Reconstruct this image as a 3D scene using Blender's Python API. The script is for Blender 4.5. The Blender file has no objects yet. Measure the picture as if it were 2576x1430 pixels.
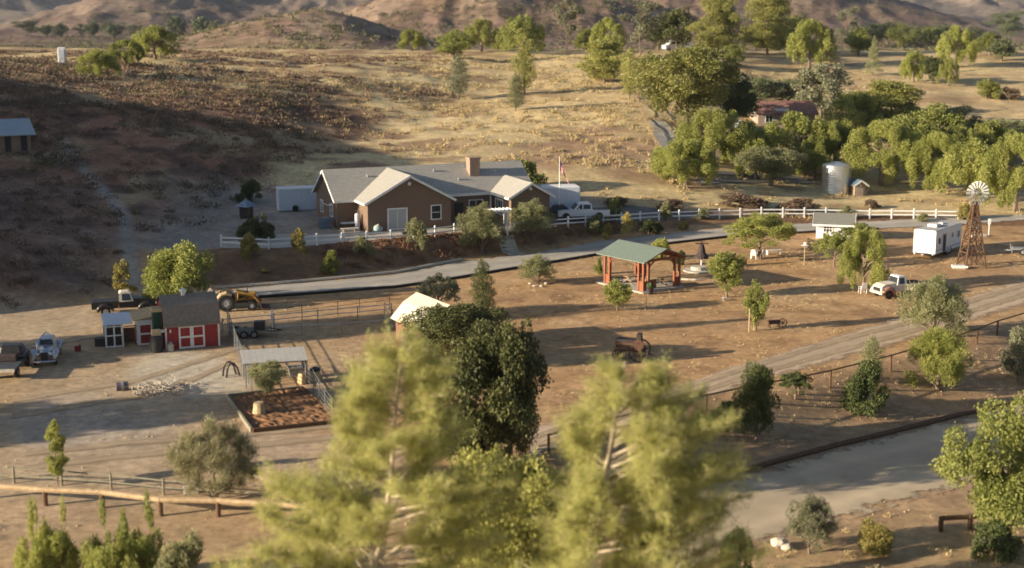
import bpy, bmesh, math, random
import numpy as np
from mathutils import Vector, Matrix
R=math.radians
sc=bpy.context.scene
col=sc.collection
# ------------------------------------------------------------------ camera model (used to measure the place from the photo)
F=3600.0; CU=1288.0; CV=715.0; CAMZ=26.0
PIT=math.atan(715.0/F); cp,sp=math.cos(PIT),math.sin(PIT)
def ray(u,v):
    dx=(u-CU)/F; dz=(CV-v)/F
    return (dx, cp+dz*sp, -sp+dz*cp)
def onz(u,v,z=0.0):
    d=ray(u,v); t=(z-CAMZ)/d[2]; return (d[0]*t,d[1]*t,z)
def aty(u,v,Y):
    d=ray(u,v); t=Y/d[1]; return (d[0]*t,Y,CAMZ+d[2]*t)
def ppm(Y): return F/(Y*1.0)      # photo units per metre at distance Y (approx.)
# ------------------------------------------------------------------ noise
def _h(ix,iy,s):
    n=(ix.astype(np.int64)*374761393+iy.astype(np.int64)*668265263+s*982451653)&0x7fffffff
    n=((n^(n>>13))*1274126177)&0x7fffffff
    return ((n^(n>>16))&0xffff)/65535.0
def vn(x,y,s=0):
    x=np.asarray(x,float);y=np.asarray(y,float)
    ix=np.floor(x);iy=np.floor(y);fx=x-ix;fy=y-iy
    fx=fx*fx*(3-2*fx);fy=fy*fy*(3-2*fy)
    a=_h(ix,iy,s);b=_h(ix+1,iy,s);c=_h(ix,iy+1,s);d=_h(ix+1,iy+1,s)
    return a+(b-a)*fx+(c-a)*fy+(a-b-c+d)*fx*fy
def fbm(x,y,o=4,s=0):
    r=0;a=.5;t=0
    for i in range(o):
        r=r+a*vn(x*2**i+i*17.3,y*2**i+i*9.1,s+i);t+=a;a*=.5
    return r/t
def ridged(x,y,o=5,s=0):
    r=0;a=.5;t=0
    for i in range(o):
        n=1-abs(2*vn(x*2**i+i*13.7,y*2**i+i*5.3,s+i)-1);r=r+a*n*n;t+=a;a*=.5
    return r/t
def ss(a,b,x):
    t=np.clip((x-a)/(b-a),0,1);return t*t*(3-2*t)
# ------------------------------------------------------------------ terrain height
_bb=[onz(u,v,0) for u,v in ((430,728),(545,718),(650,714),(900,690),(1160,652),(1310,632),(1500,603),(1640,590),(1830,575))]
_bt=[onz(u,v,z) for u,v,z in ((430,640,2.),(560,630,2.),(680,630,2.),(900,612,2.),(1160,590,1.9),(1310,584,1.7),(1500,566,1.2),(1650,556,.8),(1830,551,.45))]
BX=np.array([p[0] for p in _bb]);BY=np.array([p[1] for p in _bb])
TX=np.array([p[0] for p in _bt]);TY=np.array([p[1] for p in _bt])
def bank(x,y):
    yb=np.interp(x,BX,BY);yt=np.interp(x,TX,TY)
    h=np.interp(x,[-60,-25,-8,0,9,15,22,40],[2,2,1.95,1.7,1.2,.8,.45,.3])
    h=h*np.interp(x,[BX[0]-22,BX[0]-4],[0,1])
    return h*ss(0,1,(y-yb)/np.maximum(yt-yb,1.5))
AMPX=10.5
def H(x,y):
    x=np.asarray(x,float);y=np.asarray(y,float)
    zc=np.interp(y,[150,160,170,180,208,230,252,288,328,400,500,700,1100,1700,9000],[0,.5,1.6,3.4,7.4,9.7,11.9,14,14.6,12,7,2,-5,-5,-5])
    zr=np.interp(y,[150,170,185,198,232,256,288,321,350,420,500,700,1100,1700,9000],[0,.4,.9,1.6,5.8,7.8,10.3,13.4,14,11,7,2,-5,-5,-5])
    k=ss(12,45,x-(y-180)*.12)
    f=zc*(1-k)+zr*k
    # where the terrace is, the field starts from terrace level
    b=bank(x,y)
    z=f+b*(1-ss(175,215,y))
    # left hill
    xf=np.interp(y,[60,100,118,126,144,160,176,189,205,230,260],[-62,-50,-43,-34,-33,-30,-26,-24,-18,-8,0])
    d=np.maximum(xf-x,0); d=np.sqrt(d*d+16)-4
    w=np.interp(y,[85,112,130,190,215,240,280,340],[0,.55,1,.95,.66,.42,.16,0])
    z=z+19*(1-np.exp(-d*.32/19))*w
    z=z+20.5*np.exp(-((x+122)/33)**2-((y-148)/42)**2)+11*np.exp(-((x+77)/14)**2-((y-115)/9)**2)+AMPX*np.exp(-((x+86)/18)**2-((y-136)/15)**2)  # unseen mounds off to the left, added to shade the hillside, terrace and yard
    # lower ground towards the camera (lower road and beyond)
    lr=np.interp(x,[-60,-5,8,25,60],[0,0,1,1,1])
    yl=84+(x-12.9)*.68; yt_=np.maximum(88+(x-11.6)*.88,yl+3.5)
    z=z-1.7*lr*(1-ss(0,1,(y-yl)/(yt_-yl)))
    z=z-3.0*(1-ss(44,62,y))
    # far hills
    def g(cx,cy,sx,sy,a,p=2): return a*np.exp(-np.abs((x-cx)/sx)**p-np.abs((y-cy)/sy)**p)
    far=0
    far=far+g(-74,560,38,70,14)+g(-120,600,35,70,5)
    far=far+g(-28,860,75,120,32,2)+g(60,900,120,150,20)
    far=far+g(210,1300,150,180,58)+g(90,1250,120,150,30)
    far=far+g(-1080,2500,330,420,420)+g(-325,1750,92,420,112)+g(-95,1900,120,420,120)+g(430,1900,260,300,60)+g(800,2100,300,350,85)
    e=ss(340,470,y)
    far=far*(1+.35*(ridged(x/90,y/150,5,3)-.45)*ss(500,1000,y))+np.clip(far/14,0,1)*(ridged(x/34,y/60,4,7)-.4)*np.interp(y,[450,700,1200,2000],[4,7,10,14])
    m=ss(1350,2700,y)*105*(ridged(x/260+.15,y/1300,5,11)-.12)*(.12+.88*ss(-520,-120,x+(y-1800)*.12))+ss(2300,4500,y)*(240+200*ridged(x/900,y/1100,5,15))
    m=m+ss(900,2100,y)*38*(ridged(x/260,y/420,6,21)-.3)
    z=z+e*far+m
    n=ss(165,240,y)+ss(2,12,xf-x)*ss(95,125,y)
    z=z+np.clip(n,0,1)*((fbm(x/14,y/14,4,5)-.5)*1.7*(1-.5*k)+(fbm(x/4,y/4,3,8)-.5)*.45)*(1-.5*ss(300,500,y))
    z=z+e*(fbm(x/40,y/60,4,31)-.5)*5
    z=z+(fbm(x/9,y/9,3,2)-.5)*.10
    return z
def h1(x,y): return float(H(np.array([x]),np.array([y]))[0])
def T(u,v):
    d=ray(u,v); ys=np.concatenate([np.arange(20,420,.5),np.arange(420,4000,4)])
    t=ys/d[1]; z=CAMZ+d[2]*t-H(d[0]*t,ys)
    i=np.argmax(z<0)
    if z[i]>=0: i=len(ys)-1
    a,b=z[i-1],z[i]; y=ys[i-1]+(ys[i]-ys[i-1])*(a/(a-b) if a!=b else 0)
    x=d[0]*y/d[1]
    return (x,y,h1(x,y))
# ------------------------------------------------------------------ materials
def new_mat(n):
    m=bpy.data.materials.new(n);m.use_nodes=True;nt=m.node_tree
    return m,nt,nt.nodes['Principled BSDF']
def mat(n,c,rough=.8,scale=6.,amt=.25,metal=0.,bump=0.,stretch=(1,1,1),spec=.3):
    m,nt,b=new_mat(n);N=nt.nodes;L=nt.links
    tc=N.new('ShaderNodeTexCoord');mp=N.new('ShaderNodeMapping');mp.inputs['Scale'].default_value=stretch
    L.new(tc.outputs['Object'],mp.inputs['Vector'])
    no=N.new('ShaderNodeTexNoise');no.inputs['Scale'].default_value=scale;no.inputs['Detail'].default_value=6
    L.new(mp.outputs['Vector'],no.inputs['Vector'])
    cr=N.new('ShaderNodeMapRange');cr.inputs['From Min'].default_value=.25;cr.inputs['From Max'].default_value=.75
    cr.inputs['To Min'].default_value=1-amt;cr.inputs['To Max'].default_value=1+amt
    L.new(no.outputs['Fac'],cr.inputs['Value'])
    mx=N.new('ShaderNodeVectorMath');mx.operation='SCALE';mx.inputs[0].default_value=c
    L.new(cr.outputs['Result'],mx.inputs['Scale']);L.new(mx.outputs['Vector'],b.inputs['Base Color'])
    b.inputs['Roughness'].default_value=rough;b.inputs['Metallic'].default_value=metal
    b.inputs['Specular IOR Level'].default_value=spec
    if bump>0:
        bp=N.new('ShaderNodeBump');bp.inputs['Strength'].default_value=bump;bp.inputs['Distance'].default_value=.05
        L.new(no.outputs['Fac'],bp.inputs['Height']);L.new(bp.outputs['Normal'],b.inputs['Normal'])
    return m
def stripes(n,c,c2,period,axis=0,rough=.6,metal=0.,duty=.5,amt=.15):
    m,nt,b=new_mat(n);N=nt.nodes;L=nt.links
    tc=N.new('ShaderNodeTexCoord');sx=N.new('ShaderNodeSeparateXYZ');L.new(tc.outputs['Object'],sx.inputs[0])
    mu=N.new('ShaderNodeMath');mu.operation='MULTIPLY';mu.inputs[1].default_value=1/period;L.new(sx.outputs[axis],mu.inputs[0])
    fr=N.new('ShaderNodeMath');fr.operation='FRACT';L.new(mu.outputs[0],fr.inputs[0])
    gt=N.new('ShaderNodeMath');gt.operation='GREATER_THAN';gt.inputs[1].default_value=duty;L.new(fr.outputs[0],gt.inputs[0])
    mx=N.new('ShaderNodeMixRGB');mx.inputs[1].default_value=(*c,1);mx.inputs[2].default_value=(*c2,1);L.new(gt.outputs[0],mx.inputs[0])
    no=N.new('ShaderNodeTexNoise');no.inputs['Scale'].default_value=3;no.inputs['Detail'].default_value=6;L.new(tc.outputs['Object'],no.inputs['Vector'])
    cr=N.new('ShaderNodeMapRange');cr.inputs['To Min'].default_value=1-amt*2;cr.inputs['To Max'].default_value=1+amt*2;L.new(no.outputs['Fac'],cr.inputs['Value'])
    sm=N.new('ShaderNodeVectorMath');sm.operation='SCALE';L.new(mx.outputs[0],sm.inputs[0]);L.new(cr.outputs['Result'],sm.inputs['Scale'])
    L.new(sm.outputs['Vector'],b.inputs['Base Color']);b.inputs['Roughness'].default_value=rough;b.inputs['Metallic'].default_value=metal
    return m
def leafmat(n,c,c2,trans=.3):
    m=bpy.data.materials.new(n);m.use_nodes=True;nt=m.node_tree;N=nt.nodes;L=nt.links
    N.clear();out=N.new('ShaderNodeOutputMaterial')
    at=N.new('ShaderNodeAttribute');at.attribute_name='tint'
    oi=N.new('ShaderNodeObjectInfo')
    mx=N.new('ShaderNodeMixRGB');mx.inputs[1].default_value=(*c,1);mx.inputs[2].default_value=(*c2,1);L.new(at.outputs['Fac'],mx.inputs[0])
    mr=N.new('ShaderNodeMapRange');mr.inputs['To Min'].default_value=.82;mr.inputs['To Max'].default_value=1.16;L.new(oi.outputs['Random'],mr.inputs['Value'])
    sm=N.new('ShaderNodeVectorMath');sm.operation='SCALE';L.new(mx.outputs[0],sm.inputs[0]);L.new(mr.outputs['Result'],sm.inputs['Scale'])
    d=N.new('ShaderNodeBsdfPrincipled');d.inputs['Roughness'].default_value=.6;d.inputs['Specular IOR Level'].default_value=.25
    t=N.new('ShaderNodeBsdfTranslucent')
    L.new(sm.outputs['Vector'],d.inputs['Base Color']);L.new(sm.outputs['Vector'],t.inputs['Color'])
    ms=N.new('ShaderNodeMixShader');ms.inputs[0].default_value=trans
    L.new(d.outputs[0],ms.inputs[1]);L.new(t.outputs[0],ms.inputs[2]);L.new(ms.outputs[0],out.inputs['Surface'])
    return m
M={}
M['white']=mat('white_paint',(.78,.77,.74),.5,3,.08)
M['vinyl']=mat('white_vinyl',(.80,.80,.78),.4,2,.06)
M['stucco']=mat('brown_stucco',(.20,.135,.095),.9,5,.14,bump=.2)
M['shingle']=stripes('grey_shingle',(.40,.375,.33),(.34,.32,.285),.28,1,.9,0,.5,.14)
M['glass']=mat('window_glass',(.03,.035,.045),.12,2,.3,spec=.6)
M['curtain']=mat('door_curtain',(.42,.43,.42),.6,8,.1,stretch=(6,1,.3))
M['brick']=mat('chimney_brick',(.34,.235,.17),.9,9,.3,bump=.3)
M['red']=stripes('red_boards',(.33,.035,.035),(.22,.022,.022),.2,0,.75,0,.9,.2)
M['redplain']=mat('red_paint',(.30,.035,.035),.7,4,.25)
M['barnroof']=mat('brown_shingle_roof',(.225,.19,.155),.9,5,.2,bump=.2)
M['wood']=mat('weathered_wood',(.30,.21,.13),.9,4,.35,bump=.3,stretch=(1,1,6))
M['log']=mat('pale_log',(.44,.32,.19),.85,4,.3,bump=.3)
M['postwood']=mat('dark_post_wood',(.13,.075,.045),.9,5,.35,bump=.3)
M['greypost']=mat('grey_fence_wood',(.24,.22,.16),.9,5,.3)
M['redwood']=mat('redwood_timber',(.28,.10,.052),.75,4,.3,stretch=(1,1,5))
M['greenroof']=stripes('green_metal_roof',(.175,.215,.175),(.14,.18,.145),.4,0,.5,.0,.92,.1)
M['palemetal']=stripes('cream_metal_roof',(.66,.60,.46),(.52,.47,.36),.35,0,.5,.0,.85,.15)
M['orangeboard']=mat('orange_board',(.20,.10,.065),.8,4,.3)
M['galv']=mat('galvanised_steel',(.50,.51,.52),.38,4,.2,metal=.55)
M['tankm']=mat('tank_steel',(.66,.66,.65),.32,1.2,.14,metal=.75,stretch=(1,1,.2))
M['pipe']=mat('corral_pipe',(.20,.205,.205),.5,4,.2,metal=.3)
M['black']=mat('black_rubber',(.018,.018,.019),.8,5,.3)
M['blackm']=mat('black_metal',(.03,.03,.033),.5,5,.3)
M['rust']=mat('rusty_iron',(.095,.05,.034),.85,6,.45,bump=.2)
M['rustwhite']=mat('rust_streaked_white_paint',(.60,.55,.46),.6,3,.25)
M['rustpink']=mat('faded_pink_rust',(.36,.19,.14),.75,4,.4)
M['darkiron']=mat('dark_iron',(.055,.04,.038),.8,5,.4)
M['yellow']=mat('yellow_machine_paint',(.36,.20,.045),.6,4,.4)
M['silver']=mat('silver_car_paint',(.52,.53,.56),.28,3,.1,metal=.55)
M['whitecar']=mat('white_car_paint',(.72,.73,.75),.3,3,.06,spec=.5)
M['blackcar']=mat('black_car_paint',(.022,.020,.020),.35,3,.3,spec=.5)
M['navycar']=mat('slate_vehicle_paint',(.07,.078,.09),.4,3,.25)
M['chrome']=mat('chrome',(.65,.65,.66),.18,3,.1,metal=.9)
M['rv']=mat('white_trailer_skin',(.80,.79,.77),.4,2,.05)
M['rvroof']=mat('trailer_roof',(.42,.41,.40),.7,3,.15)
M['greydecal']=mat('grey_decal',(.40,.42,.45),.5,3,.1)
M['container']=mat('pale_grey_siding',(.60,.64,.70),.55,2,.08)
M['green']=mat('dark_green_paint',(.012,.06,.032),.6,3,.2)
M['tanbox']=mat('tan_board',(.50,.38,.22),.8,4,.2)
M['grey']=mat('grey_plastic',(.27,.28,.29),.6,4,.15)
M['bluegrey']=mat('blue_grey_tarp',(.10,.15,.20),.6,4,.25)
M['blue']=mat('blue_plastic',(.04,.05,.26),.5,4,.2)
M['teal']=mat('pale_teal_cloth',(.34,.46,.46),.7,4,.2)
M['stone']=mat('pale_stone',(.50,.45,.37),.9,5,.25,bump=.3)
M['concrete']=mat('pale_concrete',(.46,.42,.36),.9,.8,.16,bump=.1)
M['drive']=mat('grey_concrete_drive',(.40,.365,.31),.9,.5,.14,bump=.1)
M['asphalt']=mat('grey_asphalt',(.155,.15,.145),.9,.6,.2)
M['dirtroad']=mat('packed_dirt_road',(.50,.38,.265),.95,.35,.12,bump=.2)
M['gravelroad']=mat('pale_gravel_road',(.50,.40,.275),.95,.45,.16,bump=.2)
M['track']=mat('wheel_worn_dirt',(.41,.31,.205),.95,.8,.2)
M['gravel']=mat('grey_gravel',(.43,.38,.30),.95,1.2,.22,bump=.3)
M['mulch']=mat('brown_mulch',(.20,.105,.052),.95,2.5,.45,bump=.4)
M['edging']=mat('black_edging_pipe',(.035,.026,.02),.8,3,.3)
M['bark']=mat('tree_bark',(.20,.15,.11),.95,8,.35,bump=.3)
M['palebark']=mat('pale_bark',(.56,.46,.34),.9,5,.22,bump=.2,stretch=(1,1,.3))
M['redtile']=mat('red_tile_roof',(.27,.14,.11),.85,2,.4)
M['tanwall']=mat('tan_wall',(.36,.29,.24),.9,3,.15)
M['hay']=mat('tan_straw',(.52,.38,.22),.95,8,.35,bump=.4)
M['straw_tuft']=leafmat('dry_grass_blades',(.44,.335,.17),(.66,.53,.29),.25)
M['scrubm']=leafmat('dry_scrub_leaves',(.13,.085,.062),(.28,.20,.13),.15)
M['scrubgreen']=leafmat('dull_green_scrub_leaves',(.10,.10,.05),(.22,.20,.10),.2)
M['bankscrub']=leafmat('rusty_brown_ground_cover',(.14,.07,.045),(.27,.15,.085),.15)
M['lf_pepper']=leafmat('pepper_tree_leaves',(.23,.26,.06),(.47,.47,.145),.45)
M['lf_mid']=leafmat('mid_green_leaves',(.18,.21,.05),(.38,.39,.12),.40)
M['lf_dark']=leafmat('dark_green_leaves',(.055,.075,.025),(.14,.165,.055),.22)
M['lf_oak']=leafmat('oak_leaves',(.05,.062,.022),(.16,.165,.058),.2)
M['lf_olive']=leafmat('olive_grey_leaves',(.20,.21,.095),(.40,.395,.21),.38)
M['lf_grey']=leafmat('grey_green_leaves',(.16,.16,.095),(.31,.305,.19),.25)
M['lf_pine']=leafmat('pine_needles',(.20,.21,.055),(.45,.43,.14),.40)
M['lf_needle']=leafmat('pale_foreground_needles',(.32,.33,.09),(.65,.63,.25),.48)
M['lf_yellow']=leafmat('yellowing_leaves',(.24,.20,.05),(.46,.40,.14),.3)
M['lf_wisp']=leafmat('wispy_olive_stems',(.26,.24,.12),(.44,.41,.24),.3)
M['lf_hazy']=leafmat('distant_green_leaves',(.10,.12,.06),(.20,.22,.11),.2)
M['lf_pale']=leafmat('pale_grey_dry_twigs',(.40,.34,.27),(.60,.53,.44),.1)
# ------------------------------------------------------------------ mesh building
class MB:
    def __init__(s): s.v=[];s.f=[];s.m=[];s.mi=0;s.X=Matrix.Identity(4)
    def add(s,vs,fs,mi=None):
        o=len(s.v); s.v+= [tuple(s.X@Vector(p)) for p in vs]
        for f in fs: s.f.append(tuple(o+i for i in f)); s.m.append(s.mi if mi is None else mi)
        return s
    def box(s,x0,x1,y0,y1,z0,z1,mi=None,b=0.0,top=(1,1)):
        cx,cy=(x0+x1)/2,(y0+y1)/2; hx,hy=(x1-x0)/2*top[0],(y1-y0)/2*top[1]
        if b<=0:
            return s.add([(x0,y0,z0),(x1,y0,z0),(x1,y1,z0),(x0,y1,z0),(cx-hx,cy-hy,z1),(cx+hx,cy-hy,z1),(cx+hx,cy+hy,z1),(cx-hx,cy+hy,z1)],
             [(3,2,1,0),(4,5,6,7),(0,1,5,4),(1,2,6,5),(2,3,7,6),(3,0,4,7)],mi)
        bm=bmesh.new(); bmesh.ops.create_cube(bm,size=1)
        for w in bm.verts:
            t=w.co.z>0
            w.co=Vector((cx+w.co.x*2*((hx) if t else (x1-x0)/2),cy+w.co.y*2*((hy) if t else (y1-y0)/2),z1 if t else z0))
        bmesh.ops.bevel(bm,geom=bm.edges[:],offset=b,segments=2,affect='EDGES',profile=.5)
        bm.verts.index_update(); s.add([w.co[:] for w in bm.verts],[[w.index for w in f.verts] for f in bm.faces],mi); bm.free(); return s
    def ring(s,rings,closed=True,caps=True,mi=None):
        n=len(rings[0]);vs=[p for r in rings for p in r];fs=[]
        for i in range(len(rings)-1):
            for j in range(n if closed else n-1):
                k=(j+1)%n; fs.append((i*n+j,i*n+k,(i+1)*n+k,(i+1)*n+j))
        if caps and closed: fs.append(tuple(range(n-1,-1,-1))); fs.append(tuple((len(rings)-1)*n+j for j in range(n)))
        return s.add(vs,fs,mi)
    def tube(s,pts,r,n=6,mi=None):
        pts=[Vector(p) for p in pts]; rs=r if isinstance(r,(list,tuple)) else [r]*len(pts); rings=[]
        for i,p in enumerate(pts):
            d=(pts[min(i+1,len(pts)-1)]-pts[max(i-1,0)])
            if d.length<1e-9:d=Vector((0,0,1))
            d.normalize(); a=Vector((0,0,1)) if abs(d.z)<.9 else Vector((1,0,0))
            x=d.cross(a).normalized();y=d.cross(x).normalized()
            rings.append([tuple(p+(x*math.cos(2*math.pi*j/n)+y*math.sin(2*math.pi*j/n))*rs[i]) for j in range(n)])
        return s.ring(rings,mi=mi)
    def beam(s,a,b,w,h=None,mi=None):
        a=Vector(a);b=Vector(b);h=h or w;d=(b-a).normalized();up=Vector((0,0,1)) if abs(d.z)<.95 else Vector((0,1,0))
        x=d.cross(up).normalized();y=x.cross(d).normalized()
        rs=[[tuple(p+x*(sx*w/2)+y*(sy*h/2)) for sx,sy in ((-1,-1),(1,-1),(1,1),(-1,1))] for p in (a,b)]
        return s.ring(rs,mi=mi)
    def lathe(s,prof,n=20,mi=None,axis='z',c=(0,0,0)):
        rings=[]
        for r,h in prof:
            q=[]
            for j in range(n):
                a=2*math.pi*j/n;A,B=r*math.cos(a),r*math.sin(a)
                q.append((c[0]+A,c[1]+B,c[2]+h) if axis=='z' else (c[0]+A,c[1]+h,c[2]+B) if axis=='y' else (c[0]+h,c[1]+A,c[2]+B))
            rings.append(q)
        return s.ring(rings,mi=mi)
    def prism(s,prof,y0,y1,mi=None,zs=None,inset=0.):
        """side outline (x,z) extruded across y; above zs the sides lean in by inset per metre"""
        def yy(y,z):
            if zs is None or z<=zs: return y
            c=(y0+y1)/2; k=(z-zs)*inset; return y+(k if y<c else -k)
        n=len(prof);vs=[(x,yy(y0,z),z) for x,z in prof]+[(x,yy(y1,z),z) for x,z in prof]
        fs=[(i,(i+1)%n,n+(i+1)%n,n+i) for i in range(n)]+[tuple(range(n-1,-1,-1)),tuple(range(n,2*n))]
        return s.add(vs,fs,mi)
    def quad(s,a,b,c,d,mi=None): return s.add([a,b,c,d],[(0,1,2,3)],mi)
    def blob(s,c,r,seed=0,amp=.2,mi=None,n=2):
        bm=bmesh.new();bmesh.ops.create_icosphere(bm,subdivisions=n,radius=1);rg=random.Random(seed)
        bm.verts.index_update()
        s.add([(c[0]+w.co.x*r[0]*(1+rg.uniform(-amp,amp)),c[1]+w.co.y*r[1]*(1+rg.uniform(-amp,amp)),c[2]+w.co.z*r[2]*(1+rg.uniform(-amp,amp))) for w in bm.verts],[[w.index for w in f.verts] for f in bm.faces],mi);bm.free();return s
    def build(s,name,mats,parent=None,loc=None,rz=0.,smooth=False):
        me=bpy.data.meshes.new(name);me.from_pydata(s.v,[],s.f)
        bm=bmesh.new();bm.from_mesh(me);bmesh.ops.recalc_face_normals(bm,faces=bm.faces[:]);bm.to_mesh(me);bm.free()
        if not isinstance(mats,(list,tuple)):mats=[mats]
        for m in mats: me.materials.append(M[m] if isinstance(m,str) else m)
        me.polygons.foreach_set('material_index',s.m)
        if smooth: me.polygons.foreach_set('use_smooth',[True]*len(me.polygons))
        o=bpy.data.objects.new(name,me);col.objects.link(o)
        if parent: o.parent=parent
        if loc is not None:o.location=loc
        o.rotation_euler.z=rz
        return o
def tag(o,label=None,cat=None,group=None,kind=None):
    if label:o['label']=label
    if cat:o['category']=cat
    if group:o['group']=group
    if kind:o['kind']=kind
    return o
def thing(name,label,cat,loc,rz=0.,group=None):
    o=bpy.data.objects.new(name,None);col.objects.link(o);o.location=loc;o.rotation_euler.z=rz;o.empty_display_size=.3
    return tag(o,label,cat,group)
def copy_tree(o,loc,rz=None,label=None,parent=None):
    c=o.copy();col.objects.link(c)
    if parent is None:
        c.location=loc
        if rz is not None:c.rotation_euler.z=rz
        if label:c['label']=label
    else:c.parent=parent
    for ch in [k for k in o.children]: copy_tree(ch,None,None,None,c)
    return c
def npmesh(name,V,Q,m,tint=None,parent=None):
    me=bpy.data.meshes.new(name);n=len(V);q=len(Q);k=Q.shape[1]
    me.vertices.add(n);me.vertices.foreach_set('co',np.ascontiguousarray(V,np.float32).ravel())
    me.loops.add(q*k);me.loops.foreach_set('vertex_index',np.ascontiguousarray(Q,np.int32).ravel())
    me.polygons.add(q);me.polygons.foreach_set('loop_start',np.arange(0,q*k,k,dtype=np.int32))
    try: me.polygons.foreach_set('loop_total',np.full(q,k,np.int32))
    except Exception: pass
    if tint is not None:
        a=me.attributes.new('tint','FLOAT','FACE');a.data.foreach_set('value',np.ascontiguousarray(tint,np.float32))
    me.update(calc_edges=True);me.validate()
    if m is not None: me.materials.append(M[m] if isinstance(m,str) else m)
    return me
def mobj(name,me,parent=None,loc=None):
    o=bpy.data.objects.new(name,me);col.objects.link(o)
    if parent:o.parent=parent
    if loc is not None:o.location=loc
    return o
# ------------------------------------------------------------------ GROUND (one sheet) and HILLS
def smin(a,b,k): 
    h=np.clip(.5+.5*(b-a)/k,0,1); return b+(a-b)*h-k*h*(1-h)
def mixc(c,d,t): return c+(np.array(d)-c)*t[...,None]
def blotch(x,y,u,v,ru,rv,seed=0,rough=.5):
    p=T(u,v); q=T(u,v+rv); r=T(u,max(v-rv,3)); rx=ru*p[1]/F; ry=max((r[1]-q[1])/2,1.)
    d=np.sqrt(((x-p[0]-(y-p[1])*p[0]/p[1])/rx)**2+((y-p[1])/ry)**2)
    d=d+(fbm(x/5,y/5,4,seed)-.5)*2*rough
    return 1-ss(.6,1.15,d)
def groundcol(x,y,z):
    n1=fbm(x/6,y/6,4,40);n2=fbm(x/23,y/23,4,41);n3=fbm(x/2.2,y/2.2,3,42);n4=fbm(x/11,y/3.2,4,43)
    c=np.empty(x.shape+(3,));c[:]=(.455,.282,.143)                       # yard dirt
    c=mixc(c,(.52,.36,.205),ss(.45,.7,n1)*.6); c=mixc(c,(.38,.235,.125),ss(.52,.72,n4)*.7);c=mixc(c,(.27,.16,.085),ss(.60,.72,n3)*.6)
    xf=np.interp(y,[60,100,118,126,144,160,176,189,205,230,260],[-62,-50,-43,-34,-33,-30,-26,-24,-18,-8,0])
    # dry golden field behind the house and on the plateau
    f=ss(160,172,y+ (n1-.5)*8)
    gold=np.empty(c.shape);gold[:]=(.57,.435,.235)
    gold=mixc(gold,(.64,.51,.28),ss(.5,.7,n4)*.8);gold=mixc(gold,(.31,.20,.11),ss(.52,.70,n1)*.7)
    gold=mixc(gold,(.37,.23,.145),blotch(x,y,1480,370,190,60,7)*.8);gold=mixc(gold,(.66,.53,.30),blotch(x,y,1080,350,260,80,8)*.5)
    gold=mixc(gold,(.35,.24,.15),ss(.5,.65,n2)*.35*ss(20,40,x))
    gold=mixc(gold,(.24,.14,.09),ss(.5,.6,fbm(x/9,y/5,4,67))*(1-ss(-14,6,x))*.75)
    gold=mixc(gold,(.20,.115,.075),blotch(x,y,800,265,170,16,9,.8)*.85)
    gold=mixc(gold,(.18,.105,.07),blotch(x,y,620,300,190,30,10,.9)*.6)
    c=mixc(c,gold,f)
    # scrubby hillside on the left
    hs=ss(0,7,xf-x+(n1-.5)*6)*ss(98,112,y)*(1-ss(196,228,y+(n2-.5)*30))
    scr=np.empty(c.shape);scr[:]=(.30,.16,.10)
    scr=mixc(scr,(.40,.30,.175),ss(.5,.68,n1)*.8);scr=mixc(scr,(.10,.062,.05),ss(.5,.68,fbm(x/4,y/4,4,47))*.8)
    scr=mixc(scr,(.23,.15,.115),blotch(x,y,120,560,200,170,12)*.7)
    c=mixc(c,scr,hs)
    d=np.abs(x-np.interp(y,[126,150,185],[-34,-41,-60.]))       # drainage cut on the slope
    c=mixc(c,(.36,.33,.29),(1-ss(.3,1.3,d))*ss(124,130,y)*(1-ss(160,185,y))*.75)
    # bank below the white fence
    yb=np.interp(x,BX,BY);yt=np.interp(x,TX,TY);bk=ss(-.3,.6,y-yb)*(1-ss(-.5,1.0,y-yt-1.2))*ss(-33,-29,x)*(1-ss(60,75,x))
    bc=np.empty(c.shape);bc[:]=(.26,.155,.085);bc=mixc(bc,(.15,.085,.055),ss(.45,.62,n3)*.7);c=mixc(c,bc,bk)
    # terrace
    te=ss(0,1.0,y-yt-1.0)*(1-ss(166,174,y))*ss(-42,-34,x)*(1-ss(8,14,x)); tc=np.empty(c.shape);tc[:]=(.335,.29,.245);tc=mixc(tc,(.29,.24,.19),ss(.4,.7,n2));c=mixc(c,tc,te)
    # left yard is greyer and paler
    ly=(1-ss(-24,-4,x))*(1-ss(119,124,y))*ss(50,80,y); lc=np.empty(c.shape);lc[:]=(.42,.305,.185);lc=mixc(lc,(.46,.37,.265),ss(.42,.66,n2)*.8);c=mixc(c,lc,ly*.8)
    c=mixc(c,(.54,.48,.38),blotch(x,y,455,940,165,70,3,.5)*.8)
    c=mixc(c,(.36,.33,.30),blotch(x,y,170,1070,260,90,4,.5)*.5)
    c=mixc(c,(.46,.35,.25),blotch(x,y,760,1140,330,70,5,.5)*.7)
    c=mixc(c,(.46,.34,.22),blotch(x,y,930,930,190,90,6,.5)*.6)
    # slope above the lower road / verge in front
    lw=ss(2,10,x)*(1-ss(86,92,y-(x-11)*.8)); c=mixc(c,(.36,.245,.15),lw*.8)
    c=mixc(c,(.42,.30,.165),(1-ss(64,76,y-x*.15))*.8*(.4+.6*ss(.4,.6,n1)))
    # far slopes
    e=ss(380,520,y); hc=np.empty(c.shape);hc[:]=(.25,.165,.125)
    hc=mixc(hc,(.34,.25,.175),ss(.48,.66,fbm(x/22,y/40,4,51))*.8);hc=mixc(hc,(.19,.135,.085),ss(.5,.66,fbm(x/15,y/25,4,52))*.7);c=mixc(c,hc,e)
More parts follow.
